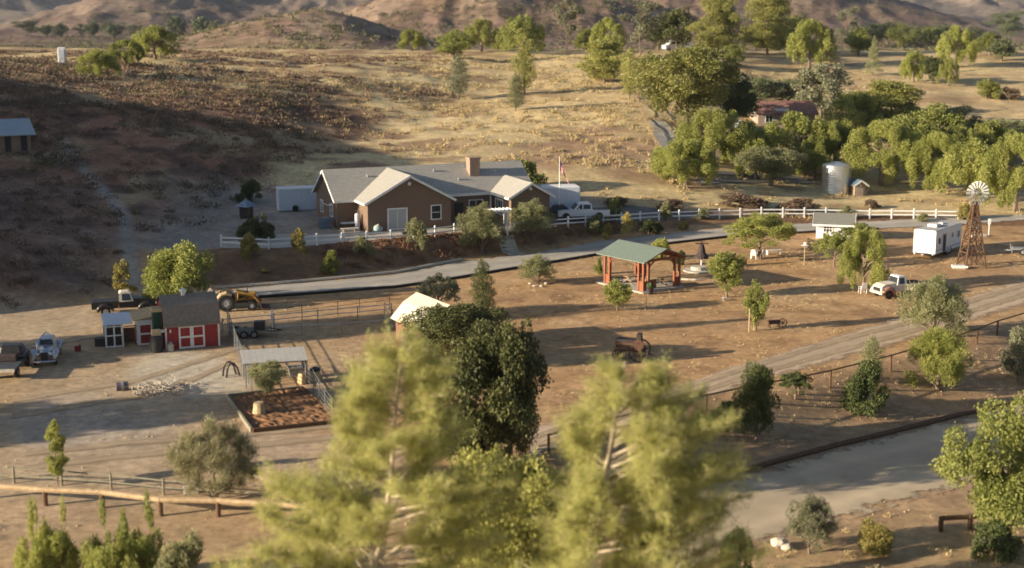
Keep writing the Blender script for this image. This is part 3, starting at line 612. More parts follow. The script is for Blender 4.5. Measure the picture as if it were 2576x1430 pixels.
TR=[ # kind,label,u,vbase,vtop,width,leaf,opts
('pepper','round bright green tree on the left hill crest, nearest of the three there',246,194,124,100,'lf_pepper',dict(group=G1)),
('pepper','middle tree of the three green trees on the left hill crest',316,165,100,86,'lf_pepper',dict(group=G1)),
('pepper','tallest of the three green trees on the left hill crest, above the brown hill',390,150,66,110,'lf_pepper',dict(group=G1)),
('pepper','small round green tree alone at the left end of the plateau row',1036,128,74,66,'lf_pepper',dict(group=G1)),
('round','dense dark domed tree on the plateau above the slim sapling',1140,148,76,98,'lf_mid',dict(group=G1)),
('pepper','yellow-green tree with a visible short trunk behind the dense domed tree',1212,132,48,90,'lf_pepper',dict(group=G1)),
('pepper','wide pair-topped green tree left of the tall eucalyptus',1312,138,40,120,'lf_mid',dict(group=G1)),
('slim','slender grey-green tree on the open slope below the domed tree',1153,250,138,56,'lf_grey',dict(group=G1)),
('slim','tall slender yellow-green tree on the open slope, with its top against the plateau trees',1320,238,86,62,'lf_pine',dict(group=G1)),
('slim','thin sparse tree in the grass beside the tall slender one',1297,280,185,44,'lf_olive',dict(group=G1)),
('euc','tall narrow eucalyptus rising past the top of the picture',1426,126,-30,66,'lf_grey',dict(group=G1)),
('pepper','big pale green tree on the plateau right of the tall eucalyptus',1530,150,46,84,'lf_pepper',dict(group=G1)),
('pine','broad yellow-green tree on the slope edge with bare trunk below',1520,212,100,108,'lf_pine',dict(group=G1)),
('slim','narrow green tree close beside the broad yellow-green one',1583,250,122,50,'lf_pine',dict(group=G1)),
('euc','grey eucalyptus with open crown left of the parked vans',1612,140,4,105,'lf_grey',dict(group=G1)),
('round','dark olive tree beside the parked vans on the plateau',1702,130,22,84,'lf_oak',dict(group=G1)),
('pine','big lit pine standing left of the darkest pine on the plateau',1806,142,-6,124,'lf_pine',dict(group=G1,fine=2)),
('pine','largest and darkest pine on the plateau, black shade under its crown',1930,140,-14,138,'lf_pine',dict(group=G1,fine=2)),
('round','small round dark green tree on the bare slope below the two pines',1845,168,112,58,'lf_mid',dict(group=G1)),
('pepper','large leafy green tree right of the darkest pine',2036,172,50,108,'lf_pepper',dict(group=G1)),
('cone','pointed conifer leaning against the large leafy tree on the plateau',2088,168,74,46,'lf_pine',dict(group=G1)),
('cone','lone pointed conifer standing in the dry grass at upper right',2196,190,92,42,'lf_olive',dict(group=G1)),
('euc','slim eucalyptus with a long bare trunk at upper right',2128,120,18,58,'lf_grey',dict(group=G1)),
('round','green tree in the row right of the bare-trunked eucalyptus',2195,118,60,74,'lf_hazy',dict(group=G1)),
('round','dull green tree in the row, third from the right edge',2272,122,62,80,'lf_mid',dict(group=G1)),
('pepper','bushy yellow-green tree in the row on the upper right plateau',2342,118,70,70,'lf_pepper',dict(group=G1)),
('pepper','tall pale green tree below the row at upper right',2404,170,66,92,'lf_pepper',dict(group=G1)),
('pepper','drooping green tree, left one of three on the slope at upper right',2298,208,130,66,'lf_pepper',dict(group=G1)),
('round','dark middle tree of three on the slope at upper right',2344,212,142,48,'lf_dark',dict(group=G1)),
('pepper','drooping green tree, right one of three on the slope at upper right',2385,216,146,52,'lf_pepper',dict(group=G1)),
('round','dull tree near the right edge of the plateau',2520,154,96,76,'lf_hazy',dict(group=G1)),
('euc','tall pale tree at the top right corner',2532,110,30,80,'lf_hazy',dict(group=G1)),
('bush','small round bush on the golden slope at the right edge',2482,250,200,62,'lf_pepper',dict(group=G1)),
('bush','brown dry bush on the golden slope at the right edge',2538,252,220,50,'scrubm',dict(group=G1)),
('round','dark dull tree at the back of the plateau row, left of the vans',1655,128,40,80,'lf_oak',dict(group=G1)),
('round','dark tree filling the row behind the darkest pine',2000,132,36,90,'lf_oak',dict(group=G1)),
('round','dull green tree in the back row below the pale slope, right of the bare-trunk eucalyptus',2232,112,56,70,'lf_oak',dict(group=G1)),
('round','grey-green tree in the back row left of the tall pale tree',2366,112,62,70,'lf_hazy',dict(group=G1)),
('pepper','green tree near the top right corner below the tall pale corner tree',2490,140,84,80,'lf_mid',dict(group=G1)),
('pepper','yellow-green tree at the back between the tall eucalyptus and the big pale green tree',1476,132,74,60,'lf_mid',dict(group=G1)),
# right mass
('round','tall yellow-green tree at the left end of the right tree mass',1722,322,116,234,'lf_pine',dict(group=G2,fine=2,name='tall_tree')),
('round','very dark tree in the shade behind the parked truck',1848,318,190,136,'lf_dark',dict(group=G2)),
('round','grey-green hedge-like tree above the red roof, left part',1912,262,196,95,'lf_hazy',dict(group=G2)),
('round','grey-green hedge-like tree above the red roof, right part',1984,264,200,103,'lf_hazy',dict(group=G2)),
('round','dark grey oak right of the red roof',2064,300,162,131,'lf_grey',dict(group=G2)),
('pine','leaning dark pine with a lit flat top in the right tree mass',2236,330,206,160,'lf_pine',dict(group=G2,lean=6)),
('pepper','olive green tree between the dark oak and the leaning pine',2148,350,232,141,'lf_mid',dict(group=G2)),
('round','mid green tree right of the leaning pine',2338,400,262,164,'lf_mid',dict(group=G2)),
('pepper','large pepper tree directly below the tall pine',1792,418,274,191,'lf_pepper',dict(group=G2,fine=2)),
('pepper','drooping pepper tree at the lower left corner of the tree mass',1722,472,352,160,'lf_pepper',dict(group=G2,fine=2)),
('bush','low green bush left of the drooping pepper tree at the field edge',1664,432,372,72,'lf_mid',dict(group=G2)),
('pepper','narrow pepper tree beside the gap where the truck shows',1878,424,306,113,'lf_pepper',dict(group=G2)),
('round','rounded grey-green tree left of the steel water tank',1938,468,370,147,'lf_olive',dict(group=G2,fine=2)),
('pepper','broad green tree behind the rounded grey-green one',2004,424,284,191,'lf_pepper',dict(group=G2)),
('pepper','bright drooping pepper tree just left above the steel water tank',2100,440,306,150,'lf_pepper',dict(group=G2,fine=2)),
('pepper','bright drooping pepper tree behind the little pump shed',2216,468,304,180,'lf_pepper',dict(group=G2,fine=2)),
('pepper','pepper tree right of the pump shed, hanging to the ground',2356,484,336,141,'lf_pepper',dict(group=G2,fine=2)),
('round','dark green tree behind the pepper trees at far right',2496,400,320,150,'lf_mid',dict(group=G2)),
('pepper','pepper tree behind the windmill wheel',2446,500,352,158,'lf_pepper',dict(group=G2)),
('pepper','big pepper tree cut by the right edge of the picture',2552,532,340,164,'lf_pepper',dict(group=G2,fine=2)),
('bush','small dark bush on the bare slope in the right tree mass',2408,320,268,109,'lf_olive',dict(group=G2)),
('round','green tree filling the gap behind the pump shed peppers',2290,440,292,120,'lf_mid',dict(group=G2)),
('pepper','green tree filling the gap left of the windmill wheel',2400,440,318,130,'lf_mid',dict(group=G2)),
('round','olive tree at the back of the grove near the right edge',2540,380,300,120,'lf_olive',dict(group=G2)),
('pepper','low pepper tree behind the steel water tank',2050,452,342,110,'lf_pepper',dict(group=G2)),
('round','green tree on the plateau between the leafy tree and the bare-trunk eucalyptus',2160,140,72,80,'lf_mid',dict(group=G1)),
('round','dull hazy tree at the back of the upper right row',2320,110,66,90,'lf_hazy',dict(group=G1)),
('round','hazy tree behind the tall pale tree at upper right',2450,120,70,90,'lf_hazy',dict(group=G1)),
('pepper','soft olive tree low between the narrow pepper tree and the rounded grey-green one',1900,452,352,100,'lf_pepper',dict(group=G2)),
('pepper','weeping tree at the back right of the grove above the far right pepper',2480,420,306,120,'lf_pepper',dict(group=G2)),
# around the house
('bush','pale green bush behind the house, left of the flagpole',1316,478,402,88,'lf_mid',dict(group='bushes round the house')),
('bush','dark green shrub in the hill shade behind the blue-roofed playhouse',634,512,452,64,'lf_dark',dict(group='bushes round the house')),
('upright','yellow-green tree with dark skirt behind the left end of the white fence',640,604,534,92,'lf_oak',dict(group='bushes round the house')),
('bush','small pale tree in front of the left end of the white fence',628,650,586,46,'lf_yellow',dict(group=G3)),
('sapling','staked sapling on the bank in front of the white fence',752,662,574,44,'lf_yellow',dict(group=G3,cat='sapling')),
('bush','round green shrub low on the bank below the air conditioner',834,688,630,46,'lf_mid',dict(group=G3)),
('bush','small olive bush at the fence below the left gable corner',914,644,596,54,'lf_olive',dict(group=G3)),
('bush','olive bush in front of the glass patio door',1046,626,550,58,'lf_olive',dict(group=G3)),
('spiky','large feathery olive tree left of the white arbour',1212,632,514,112,'lf_olive',dict(group=G3,fine=2)),
('spiky','large feathery olive tree right of the white arbour',1340,606,504,112,'lf_olive',dict(group=G3,fine=2)),
('bush','green bush at the tail of the white pickup',1546,546,496,36,'lf_mid',dict(group=G3)),
('bush','pale flowering bush at the fence beside the pickup',1496,584,540,50,'lf_olive',dict(group=G3)),
('sapling','yellowish sapling on the bank right of the flowering bush',1578,600,534,46,'lf_yellow',dict(group=G3,cat='sapling')),
('bush','small yellow-brown bush on the bank between two saplings',1530,602,562,26,'lf_yellow',dict(group=G3)),
('sapling','thin sapling at the fence with its trunk on the bank',1674,574,506,30,'lf_olive',dict(group=G3,cat='sapling')),
('bush','bright yellow bush on the bank near the fence',1720,578,556,26,'lf_yellow',dict(group=G3)),
('bush','round grey-green bush by the fence, above the yellow bush',1770,552,522,34,'lf_olive',dict(group=G3)),
('bush','spreading dark bush at the foot of the bank by the concrete road',1632,588,552,64,'lf_dark',dict(group=G3)),
('bush','dark round bush at the fence behind the little white house',2126,550,518,42,'lf_olive',dict(group=G3)),
('bush','yellowish bush at the end of the white fence by the windmill',2428,552,512,46,'lf_yellow',dict(group=G3)),
('bush','small bush at the fence above the trailer',2322,558,536,30,'lf_olive',dict(group=G3)),
('bush','dark tumbleweed-like bush on the bare ground behind the fence',1556,518,496,60,'scrubm',dict(group='dry bushes behind the fence')),
('bush','brown dry bush behind the fence, right of the tumbleweed-like one',1690,530,500,70,'scrubm',dict(group='dry bushes behind the fence')),
('bush','long brown dry bush behind the middle of the fence',1860,522,488,120,'scrubm',dict(group='dry bushes behind the fence')),
('bush','brown dry bush in front of the steel water tank',2010,534,498,104,'scrubm',dict(group='dry bushes behind the fence')),
('bush','brown dry bush in front of the pump shed',2190,524,502,40,'scrubm',dict(group='dry bushes behind the fence')),
('bush','dense rounded shrub tree behind the red shed',462,768,616,172,'lf_mid',dict(group='trees round the sheds',fine=2,var=1)),
('sapling','pale yellow sapling at the hill foot behind the old black truck',308,760,654,60,'lf_yellow',dict(group='trees round the sheds',cat='sapling')),
# yard
('open','wide spreading tree over the white lawn chairs',1912,652,540,176,'lf_pepper',dict(group=G5,fine=2)),
('round','airy round tree on a thin trunk right of the fire pit',1828,748,632,86,'lf_mid',dict(group=G5)),
('round','small tree between two wooden stakes by the rusty bench',1902,832,708,60,'lf_mid',dict(group=G5,name='staked_tree')),
('round','small dense green tree in front of the redwood pavilion',1553,782,706,66,'lf_pepper',dict(group=G5)),
('spiky','low feathery tree with stones round its foot beside the concrete road',1353,716,640,88,'lf_olive',dict(group=G5)),
('bush','pale green tree top behind the pavilion roof',1664,652,600,52,'lf_pepper',dict(group=G5)),
('pepper','big weeping tree beside the white lawn chair and old pickup',2172,732,578,120,'lf_pepper',dict(group=G5,fine=2)),
('open','green tree in front of the little white house',2098,672,586,100,'lf_mid',dict(group=G5)),
('open','dark green tree right of the little white house roof',2160,640,562,100,'lf_mid',dict(group=G5)),
('bush','small green bush at the left pillar of the pavilion',1506,690,650,20,'lf_mid',dict(group=G5)),
('bush','dark potted-looking bush between pavilion and fire pit',1712,668,630,28,'lf_dark',dict(group=G5)),
('spiky','large grey-green tree at the dirt road edge, right side',2350,852,694,166,'lf_olive',dict(group=G4,fine=2)),
('spiky','bright feathery tree in front of the large grey-green one',2358,982,826,150,'lf_pepper',dict(group=G4,fine=2)),
('slim','narrow olive tree behind the dark shrub on the pipe fence',2190,960,846,64,'lf_olive',dict(group=G4)),
('bush','dark round shrub on the pipe fence below the narrow olive tree',2178,1042,908,110,'lf_dark',dict(group=G4,fine=2)),
('spiky','dark green feathery tree in the middle of the pipe fence',1902,1108,916,112,'lf_dark',dict(group=G4,fine=2)),
('open','leafy vine-like shrub climbing the pipe fence',2000,1004,936,84,'lf_dark',dict(group=G4)),
('bush','small leafy bush at the first pipe fence post',1826,1080,1008,80,'lf_dark',dict(group=G4)),
('bush','grey shrub cut by the right edge on the pipe fence',2560,960,828,90,'lf_grey',dict(group=G4,fine=2)),
('slim','tall narrow tree rising behind the dark oak in the yard',1214,860,654,66,'lf_oak',dict(group=G5,fine=2)),
('open','sparse grey tree behind the red barn roof',1104,800,690,100,'lf_grey',dict(group=G5)),
('round','feathery green tree at the edge of the mulch bed',672,1000,912,82,'lf_olive',dict(group='plants in the front yard',fine=2)),
('wispy','wispy grey-green shrub at the front fence',540,1262,1058,220,'lf_wisp',dict(group='plants in the front yard',fine=2)),
('sapling','yellow-green sapling at the front fence, left side',146,1222,1056,76,'lf_pepper',dict(group='plants in the front yard',fine=2,cat='sapling')),
('upright','leafy shrub with upright shoots in the lower left corner',134,1500,1262,160,'lf_pepper',dict(group='plants in the foreground',fine=2)),
('upright','leafy shrub with upright shoots right of the lower left corner',318,1500,1258,190,'lf_mid',dict(group='plants in the foreground',fine=2)),
('bush','low grey scrub bush between the foreground shrubs and the pines',470,1560,1350,150,'lf_olive',dict(group='plants in the foreground',fine=2)),
('round','large drooping tree at the right edge beside the gravel road',2505,1362,1008,262,'lf_mid',dict(var=1,name='pepper_tree',group='plants in the foreground',fine=2)),
('spiky','grey feathery shrub at the near edge of the gravel road',2036,1392,1246,122,'lf_grey',dict(group='plants in the foreground',fine=2)),
('bush','yellow-green bush at the near edge of the gravel road',2192,1396,1310,96,'lf_yellow',dict(group='plants in the foreground',fine=2)),
('bush','dark bush at the foot of the right foreground pine',1850,1470,1332,90,'lf_dark',dict(group='plants in the foreground',fine=2)),
('bush','dark shrub with pale stones in the lower right corner',2500,1400,1312,130,'lf_dark',dict(group='plants in the foreground')),
]
for k,lb,u,vb,vt,wp,lf,o in TR: tree(k,lb,u,vb,vt,wp,lf,**o)
# the dark two-lobed oak
t=tree('round','big dark oak with two lobes in the middle of the yard front',1282,1190,812,165,'lf_oak',name='oak_tree',fine=2,var=0)
cm,_=arch('round',1,2)
x,y,z=t.location; t.rotation_euler.z=0
o=mobj('crown',arch('round',2,2)[0],t);a=aty(1215,900,y);o.location=(a[0]-x+.1,-.6,-1.4);o.scale=(5.7,10.0,aty(1215,840,y)[2]-z+1.4);o.material_slots[0].link='OBJECT';o.material_slots[0].material=M['lf_oak']
tree('round','dark tree behind the left shoulder of the big oak, beside the barn',1152,925,764,190,'lf_oak',group=G5,fine=2,var=2,depth=1.3)
# distant valley trees
VT=[(70,92,52,60),(115,90,62,44),(150,84,58,40),(205,80,60,36),(232,84,54,34),(285,80,58,50),(340,78,62,40),(445,82,40,44),(505,80,44,44),(540,80,50,30),(600,84,56,40)]
VL=['grey-green distant valley trees in front of the lit hill at upper left']
for i,(u,vb,vt,wp) in enumerate(VT):
    Y=1000-i*8; p=aty(u,vb,Y)
    tree('round' if i%3 else 'euc','small hazy tree in the far left valley below the sunlit hill',u,vb,vt,wp,'lf_hazy',name='valley_tree',group=G6,base=(p[0],Y,h1(p[0],Y)),fine=0)
# ------------------------------------------------------------------ the two foreground pines
def forepine(label,path,env,Y,seed):
    rg=np.random.default_rng(seed); P=[aty(u,v,Y) for u,v in path]
    bx,by=P[0][0],Y; bz=h1(bx,by)
    P=[(bx-.25,Y,bz-.1)]+P; n=len(P)
    t=thing('pine_tree',label,'tree',(bx,by,bz))
    loc=lambda p:(p[0]-bx,p[1]-by,p[2]-bz)
    mb=MB(); zs=np.array([p[2] for p in P]); xs=np.array([p[0] for p in P])
    ztop=zs[-1]; r0=.17
    mb.tube([loc(p) for p in P],[r0*(1-.9*(z-bz)/(ztop-bz))+.012 for z in zs],8)
    ev=np.array(env,float) # v, left u, right u
    tips=[];L=[]
    zlow=aty(1288,1600,Y)[2]
    nb=185
    for i in range(nb):
        z=zlow+(ztop-.2-zlow)*(i/nb)**.85
        v=np.interp(z,[aty(1288,q,Y)[2] for q in (1600,1430,1200,1000,850)],[1600,1430,1200,1000,850])
        x0=np.interp(z,zs,xs)
        l=aty(np.interp(v,ev[:,0],ev[:,1]),v,Y)[0];r=aty(np.interp(v,ev[:,0],ev[:,2]),v,Y)[0]
        a=rg.uniform(0,2*math.pi);ca,sa=math.cos(a),math.sin(a)
        if abs(ca)<.38 and (sa>0 or rg.random()<.5): continue
        rad=(r-x0 if ca>0 else x0-l)*1.13; dep=(r-l)/2
        q=rg.uniform(.6,1.04); e=np.array([x0+ca*rad*q,Y+sa*dep*q,z+rg.uniform(-.2,.45)*rad*.5]); b=np.array([x0,Y,z-rad*.22])
        mid=(b+e)/2+np.array([rg.uniform(-.1,.1),rg.uniform(-.1,.1),rg.uniform(-.15,.12)])
        rr=max(.010,min(.045,rad*.012))*(1 if abs(ca)>.5 else .22)
        mb.tube([loc(b),loc(mid),loc(e)],[rr,rr*.65,rr*.25],5)
        ln=np.linalg.norm(e-b); k=max(3,int(ln*4.4))
        for j in range(k):
            s=rg.uniform(.26,1.0);pp=(b*(1-s)**2+mid*2*s*(1-s)+e*s*s)
            for _ in range(3):
                d=unit((e-b)[None,:]/ln*.5+rg.normal(size=(1,3))*.6+np.array([[0,0,.35]]))[0]
                tw=pp+d*rg.uniform(.15,.5)*(.5+.5*min(1,rad))
                mb.tube([loc(pp),loc(tw)],[.010,.004],4); tips.append((tw,d)); tips.append(((pp+tw)/2,d))
    mb.build('trunk','palebark',t,smooth=True)
    C=np.array([p for p,_ in tips]);D=np.array([d for _,d in tips]);m=19
    idx=np.repeat(np.arange(len(C)),m);N=len(idx)
    d=unit(D[idx]*.75+rg.normal(size=(N,3))*.62+np.array([0,0,-.12])); ln=rg.uniform(.14,.27,(N,1))
    Pp=C[idx]+D[idx]*rg.uniform(-.28,.22,(N,1))+rg.normal(size=(N,3))*.07+d*ln*.5-np.array([bx,by,bz])
    V,Q=leafquads(Pp,d,.22,.016,rg)
    tint=np.clip(rg.random(len(C))[idx]*.6+rg.random(N)*.4,0,1)
    mobj('crown',npmesh('crown',V,Q,'lf_needle',tint),t)
    return len(Q)
forepine('soft pale pine in the foreground, left one of the two, in front of the oak',[(900,1560),(940,1430),(962,1350),(984,1200),(990,1100),(1003,960),(1014,838)],
 [(836,985,1035),(870,940,1085),(950,884,1145),(1050,872,1160),(1150,815,1180),(1180,775,1225),(1250,690,1265),(1330,610,1300),(1390,560,1320),(1430,540,1310),(1620,470,1330)],46,3)
forepine('soft pale pine in the foreground, right one of the two, with a thick bare trunk',[(1430,1600),(1455,1430),(1478,1340),(1502,1250),(1530,1150),(1556,1010),(1572,912)],
 [(905,1550,1596),(935,1515,1650),(970,1490,1690),(1000,1475,1715),(1080,1440,1785),(1115,1425,1850),(1200,1400,1840),(1300,1372,1845),(1400,1330,1880),(1620,1260,1900)],45,8)
tree('round','dense olive-green tree between the two foreground pines',1292,1660,1135,350,'lf_pine',name='tree',fine=2,var=2)
# unseen trees beyond the left side, placed for the shade bands they cast
for (x,y,hh,wd) in ((-76,90,22,11),(-66,72.5,14.5,12.5)):
    t=thing('tree','unseen tall broad tree beyond the left edge, casting shade on the yard','tree',(x,y,h1(x,y)),0,'unseen trees beyond the left edge')
    for n_,me,m in zip(('crown','trunk'),arch('round',1,1),('lf_oak','bark')):
        o=mobj(n_,me,t);o.scale=(wd,wd,hh);o.material_slots[0].link='OBJECT';o.material_slots[0].material=M[m]
# ------------------------------------------------------------------ stuff: dry grass, hillside scrub, bank ground cover
def scatter(name,label_kind,n,xr,yr,mask,hgt,wid,leaves,mt,seed,L,W,up=.8,chunk=1):
    rg=np.random.default_rng(seed)
    x=rg.uniform(*xr,n*6);y=rg.uniform(*yr,n*6);z=H(x,y)
    k=rg.random(n*6)<mask(x,y,z); x,y,z=x[k][:n],y[k][:n],z[k][:n];n=len(x)
    s=rg.uniform(.55,1.45,n)
    idx=np.repeat(np.arange(n),leaves);N=len(idx)
    d=unit(rg.normal(size=(N,3)));d[:,2]=np.abs(d[:,2]);q=rg.random((N,1))**.5
    P=np.stack([x,y,z],1)[idx]+d*q*np.array([wid,wid,hgt])*s[idx][:,None]
    D=unit(d*.6+rg.normal(size=(N,3))*.5+np.array([0,0,up]))
    V,Q=leafquads(P,D,L,W,rg); tint=np.clip(rg.random(n)[idx]*.7+rg.random(N)*.3,0,1)
    return tag(mobj(name,npmesh(name,V,Q,mt,tint)),kind='stuff')
XF=lambda y:np.interp(y,[60,100,118,126,144,160,176,189,205,230,260],[-62,-50,-43,-34,-33,-30,-26,-24,-18,-8,0])
scatter('dry_grass','',2000,(-75,75),(162,300),lambda x,y,z:ss(162,176,y)*ss(.42,.6,fbm(x/7,y/3.5,4,61))*(1-.6*ss(15,30,x))*(.15+.85*ss(-28,-4,x-(y-200)*-.1)),.40,.9,26,'straw_tuft',1,.5,.10)
scatter('hillside_scrub','',1500,(-85,-5),(112,240),lambda x,y,z:ss(1,7,XF(y)-x)*(.25+ss(.45,.6,fbm(x/6,y/6,4,62))),.75,1.1,46,'scrubm',2,.38,.13,.4)
scatter('plateau_scrub','',1900,(-90,-12),(178,290),lambda x,y,z:ss(.46,.58,fbm(x/9,y/5,4,67))*(1-ss(-34,-10,x+(fbm(x/20,y/20,3,68)-.5)*30)),.42,.8,36,'scrubm',12,.34,.13,.4)
scatter('green_scrub','',260,(-80,-5),(112,240),lambda x,y,z:ss(1,7,XF(y)-x)*ss(.5,.6,fbm(x/9,y/9,4,63)),.8,1.0,46,'scrubgreen',4,.36,.13,.4)
scatter('bank_ground_cover','',900,(-22,36),(125,160),lambda x,y,z:(1-ss(.6,1.8,np.abs((y-np.interp(x,BX,BY))/np.maximum(np.interp(x,TX,TY)-np.interp(x,BX,BY),1.5)-.62)*3.2))*ss(-21,-15,x)*(.35+ss(.4,.6,fbm(x/3,y/3,3,64))),.42,.6,44,'bankscrub',5,.22,.08,.5)
scatter('hill_scrub','',9000,(-330,330),(440,1300),lambda x,y,z:(np.abs(x)<y*.40)*(.12+ss(.42,.6,fbm(x/30,y/45,4,71)))*np.interp(y,[440,900,1300],[1,.6,.4]),1.1,1.9,12,'scrubgreen',7,1.1,.5,.3)
scatter('yard_weeds','',2600,(-34,60),(74,150),lambda x,y,z:ss(.5,.64,fbm(x/6,y/4,4,81))*(1-ss(-3,0,y-np.interp(x,BX,BY)))*(.3+.7*ss(-6,6,x)),.13,.22,12,'straw_tuft',8,.16,.025,.7)
scatter('front_scrub','',420,(-30,34),(52,84),lambda x,y,z:(1-ss(62,74,y-x*.16))*ss(.45,.6,fbm(x/4,y/4,4,66))*.8,.3,.5,40,'straw_tuft',6,.22,.03,.9)

rg=np.random.default_rng(77);n=1500;x=rg.uniform(-36,62,n*3);y=rg.uniform(66,150,n*3);k=(rg.random(n*3)<.25+ss(.45,.6,fbm(x/9,y/9,3,91)))&(y<np.interp(x,BX,BY)-1);x=x[k][:n];y=y[k][:n];n=len(x)
o8=np.array([(1,0,0),(-1,0,0),(0,1,0),(0,-1,0),(0,0,.8),(0,0,-.6)]);r=rg.uniform(.03,.09,n)
V=(np.stack([x,y,H(x,y)+r*.3],1)[:,None,:]+o8[None]*r[:,None,None]*rg.uniform(.6,1.3,(n,6,1))).reshape(-1,3)
f8=np.array([(0,2,4),(2,1,4),(1,3,4),(3,0,4),(2,0,5),(1,2,5),(3,1,5),(0,3,5)]);Q=(np.arange(n)[:,None,None]*6+f8[None]).reshape(-1,3)
tag(mobj('pebbles',npmesh('pebbles',V,Q,'hay')),kind='stuff')
# ------------------------------------------------------------------ BUILDINGS
def gable(wall,roof,trim,ax,a0,a1,c0,c1,ze,zr,o0=.4,o1=.4,oc=.45,th=.14,base=-.35,wm=0,ends=(1,1)):
    f=(lambda a,c,z:(a,c,z)) if ax=='x' else (lambda a,c,z:(c,a,z))
    cm=(c0+c1)/2
    if wall is not None:
        wall.ring([[f(a,c0,base),f(a,c1,base),f(a,c1,ze),f(a,cm,zr),f(a,c0,ze)] for a in (a0,a1)],mi=wm)
    k=(zr-ze)/(cm-c0)
    for s,ce in ((-1,c0-oc),(1,c1+oc)):
        zo=ze-k*oc
        A,B=a0-o0,a1+o1
        roof.ring([[f(a,ce,zo+.03),f(a,cm,zr+.03),f(a,cm,zr+.03+th),f(a,ce,zo+.03+th)] for a in (A,B)])
        if trim is not None:
            for a,e,d in ((A,ends[0],-1),(B,ends[1],1)):
                if e: trim.beam(f(a+d*.03,ce,zo+.02),f(a+d*.03,cm,zr+.02),.05,.24)
            trim.beam(f(A+.0,ce+s*.03,zo+.05),f(B-.0,ce+s*.03,zo+.05),.05,.2)
def window(parent,c,n,w,h,grid=(1,2),kind='glass',fw=.1,name='window'):
    """c: centre on the wall; n: outward direction in the local plane (nx,ny)"""
    nx,ny=n;tx,ty=-ny,nx
    def bx(mb,s0,s1,z0,z1,d0,d1):
        P=[(c[0]+tx*s+nx*d,c[1]+ty*s+ny*d,c[2]+z) for z in (z0,z1) for s,d in ((s0,d0),(s1,d0),(s1,d1),(s0,d1))]
        mb.add(P,[(0,1,2,3),(4,5,6,7),(0,1,5,4),(1,2,6,5),(2,3,7,6),(3,0,4,7)])
    g=MB();bx(g,-w/2,w/2,-h/2,h/2,-.02,.03);o=g.build(name,kind,parent)
    f=MB()
    for s in (-1,1): bx(f,s*(w/2)-fw/2,s*(w/2)+fw/2,-h/2-fw/2,h/2+fw/2,-.02,.08)
    for s in (-1,1): bx(f,-w/2+fw/2,w/2-fw/2,s*h/2-fw/2,s*h/2+fw/2,-.02,.075)
    for i in range(1,grid[0]): q=-w/2+w*i/grid[0];bx(f,q-.025,q+.025,-h/2+fw/2,h/2-fw/2,.0,.06)
    for i in range(1,grid[1]): q=-h/2+h*i/grid[1];bx(f,-w/2+fw/2,w/2-fw/2,q-.025,q+.025,.0,.055)
    f.build('frame','white',o)
    return o
HZ=2.0
P0=onz(926,586,HZ); HT=R(23)
hs=thing('ranch_house','long brown stucco ranch house with grey gabled roofs above the white fence','house',P0,HT)
def hloc(x,y,z=0): 
    return (P0[0]+x*math.cos(HT)-y*math.sin(HT),P0[1]+x*math.sin(HT)+y*math.cos(HT),HZ+z)
wl,rf,tr_=MB(),MB(),MB()
gable(wl,rf,tr_,'x',-2.3,20.2,3.6,11.6,3.2,5.8)
gable(wl,rf,tr_,'y',0,7.4,0,9.3,3.2,5.72,o1=0,ends=(1,0))
gable(wl,rf,tr_,'y',-1.7,6.4,15.6,20.17,3.2,4.5,o1=0,ends=(1,0))
wl.build('wall','stucco',hs);roof=rf.build('roof','shingle',hs);tr_.build('trim','white',hs)
ch=MB();ch.box(13.7,14.9,5.6,6.7,4.2,6.55).box(13.62,14.98,5.52,6.78,6.55,6.75);ch.build('chimney','brick',roof)
def vent(x,y,z):
    m=MB();m.lathe([(0,-.04),(.2,-.04),(.2,.0),(0,.0)],8,axis='y',c=(x,y,z));return m
for x,y,z in ((4.65,-.0,4.95),(17.9,-1.7,3.95)): vent(x,y-.0,z).build('vent','white',hs)
o=window(hs,(3.25,0,1.28),(0,-1),2.1,2.2,(2,1),'curtain',.14,'sliding_door')
window(hs,(7.6,0,1.75),(0,-1),1.1,1.5,(1,2))
window(hs,(-2.3,5.6,1.75),(-1,0),1.0,1.3,(2,2));window(hs,(-2.3,9.4,1.75),(-1,0),1.0,1.3,(2,2))
window(hs,(15.6,1.6,1.7),(-1,0),2.0,1.6,(3,1))
window(hs,(13.6,3.6,1.25),(0,-1),1.6,2.1,(2,1),'glass',.1,'patio_door')
m=MB();m.box(11.1,12.1,3.52,3.6,-.1,2.1);d=m.build('door','blackm',hs)
m=MB();m.beam((9.7,3.2,0),(9.7,3.2,3.0),.16).beam((15.2,3.2,0),(15.2,3.2,3.0),.16);m.build('porch_post','white',hs)
# awning line on left gable, meter box
m=MB();m.tube([(-2.34,5.2,2.35),(-2.5,6.6,2.2),(-2.5,8.4,2.2),(-2.34,9.8,2.35)],.05);m.build('string_light_cord','white',hs)
for vx,vy,vz in ((2.0,6.3,4.9),(9.8,6.6,5.1),(12.2,5.2,4.2),(17.0,6.2,4.85)):
    m=MB();m.lathe([(0,0),(.09,0),(.09,.45),(.15,.5),(0,.55)],10,c=(vx,vy,vz));m.build('vent_pipe','galv',roof)
m=MB();m.box(9.7,15.2,3.05,3.12,3.06,3.16);m.build('gutter','white',hs)
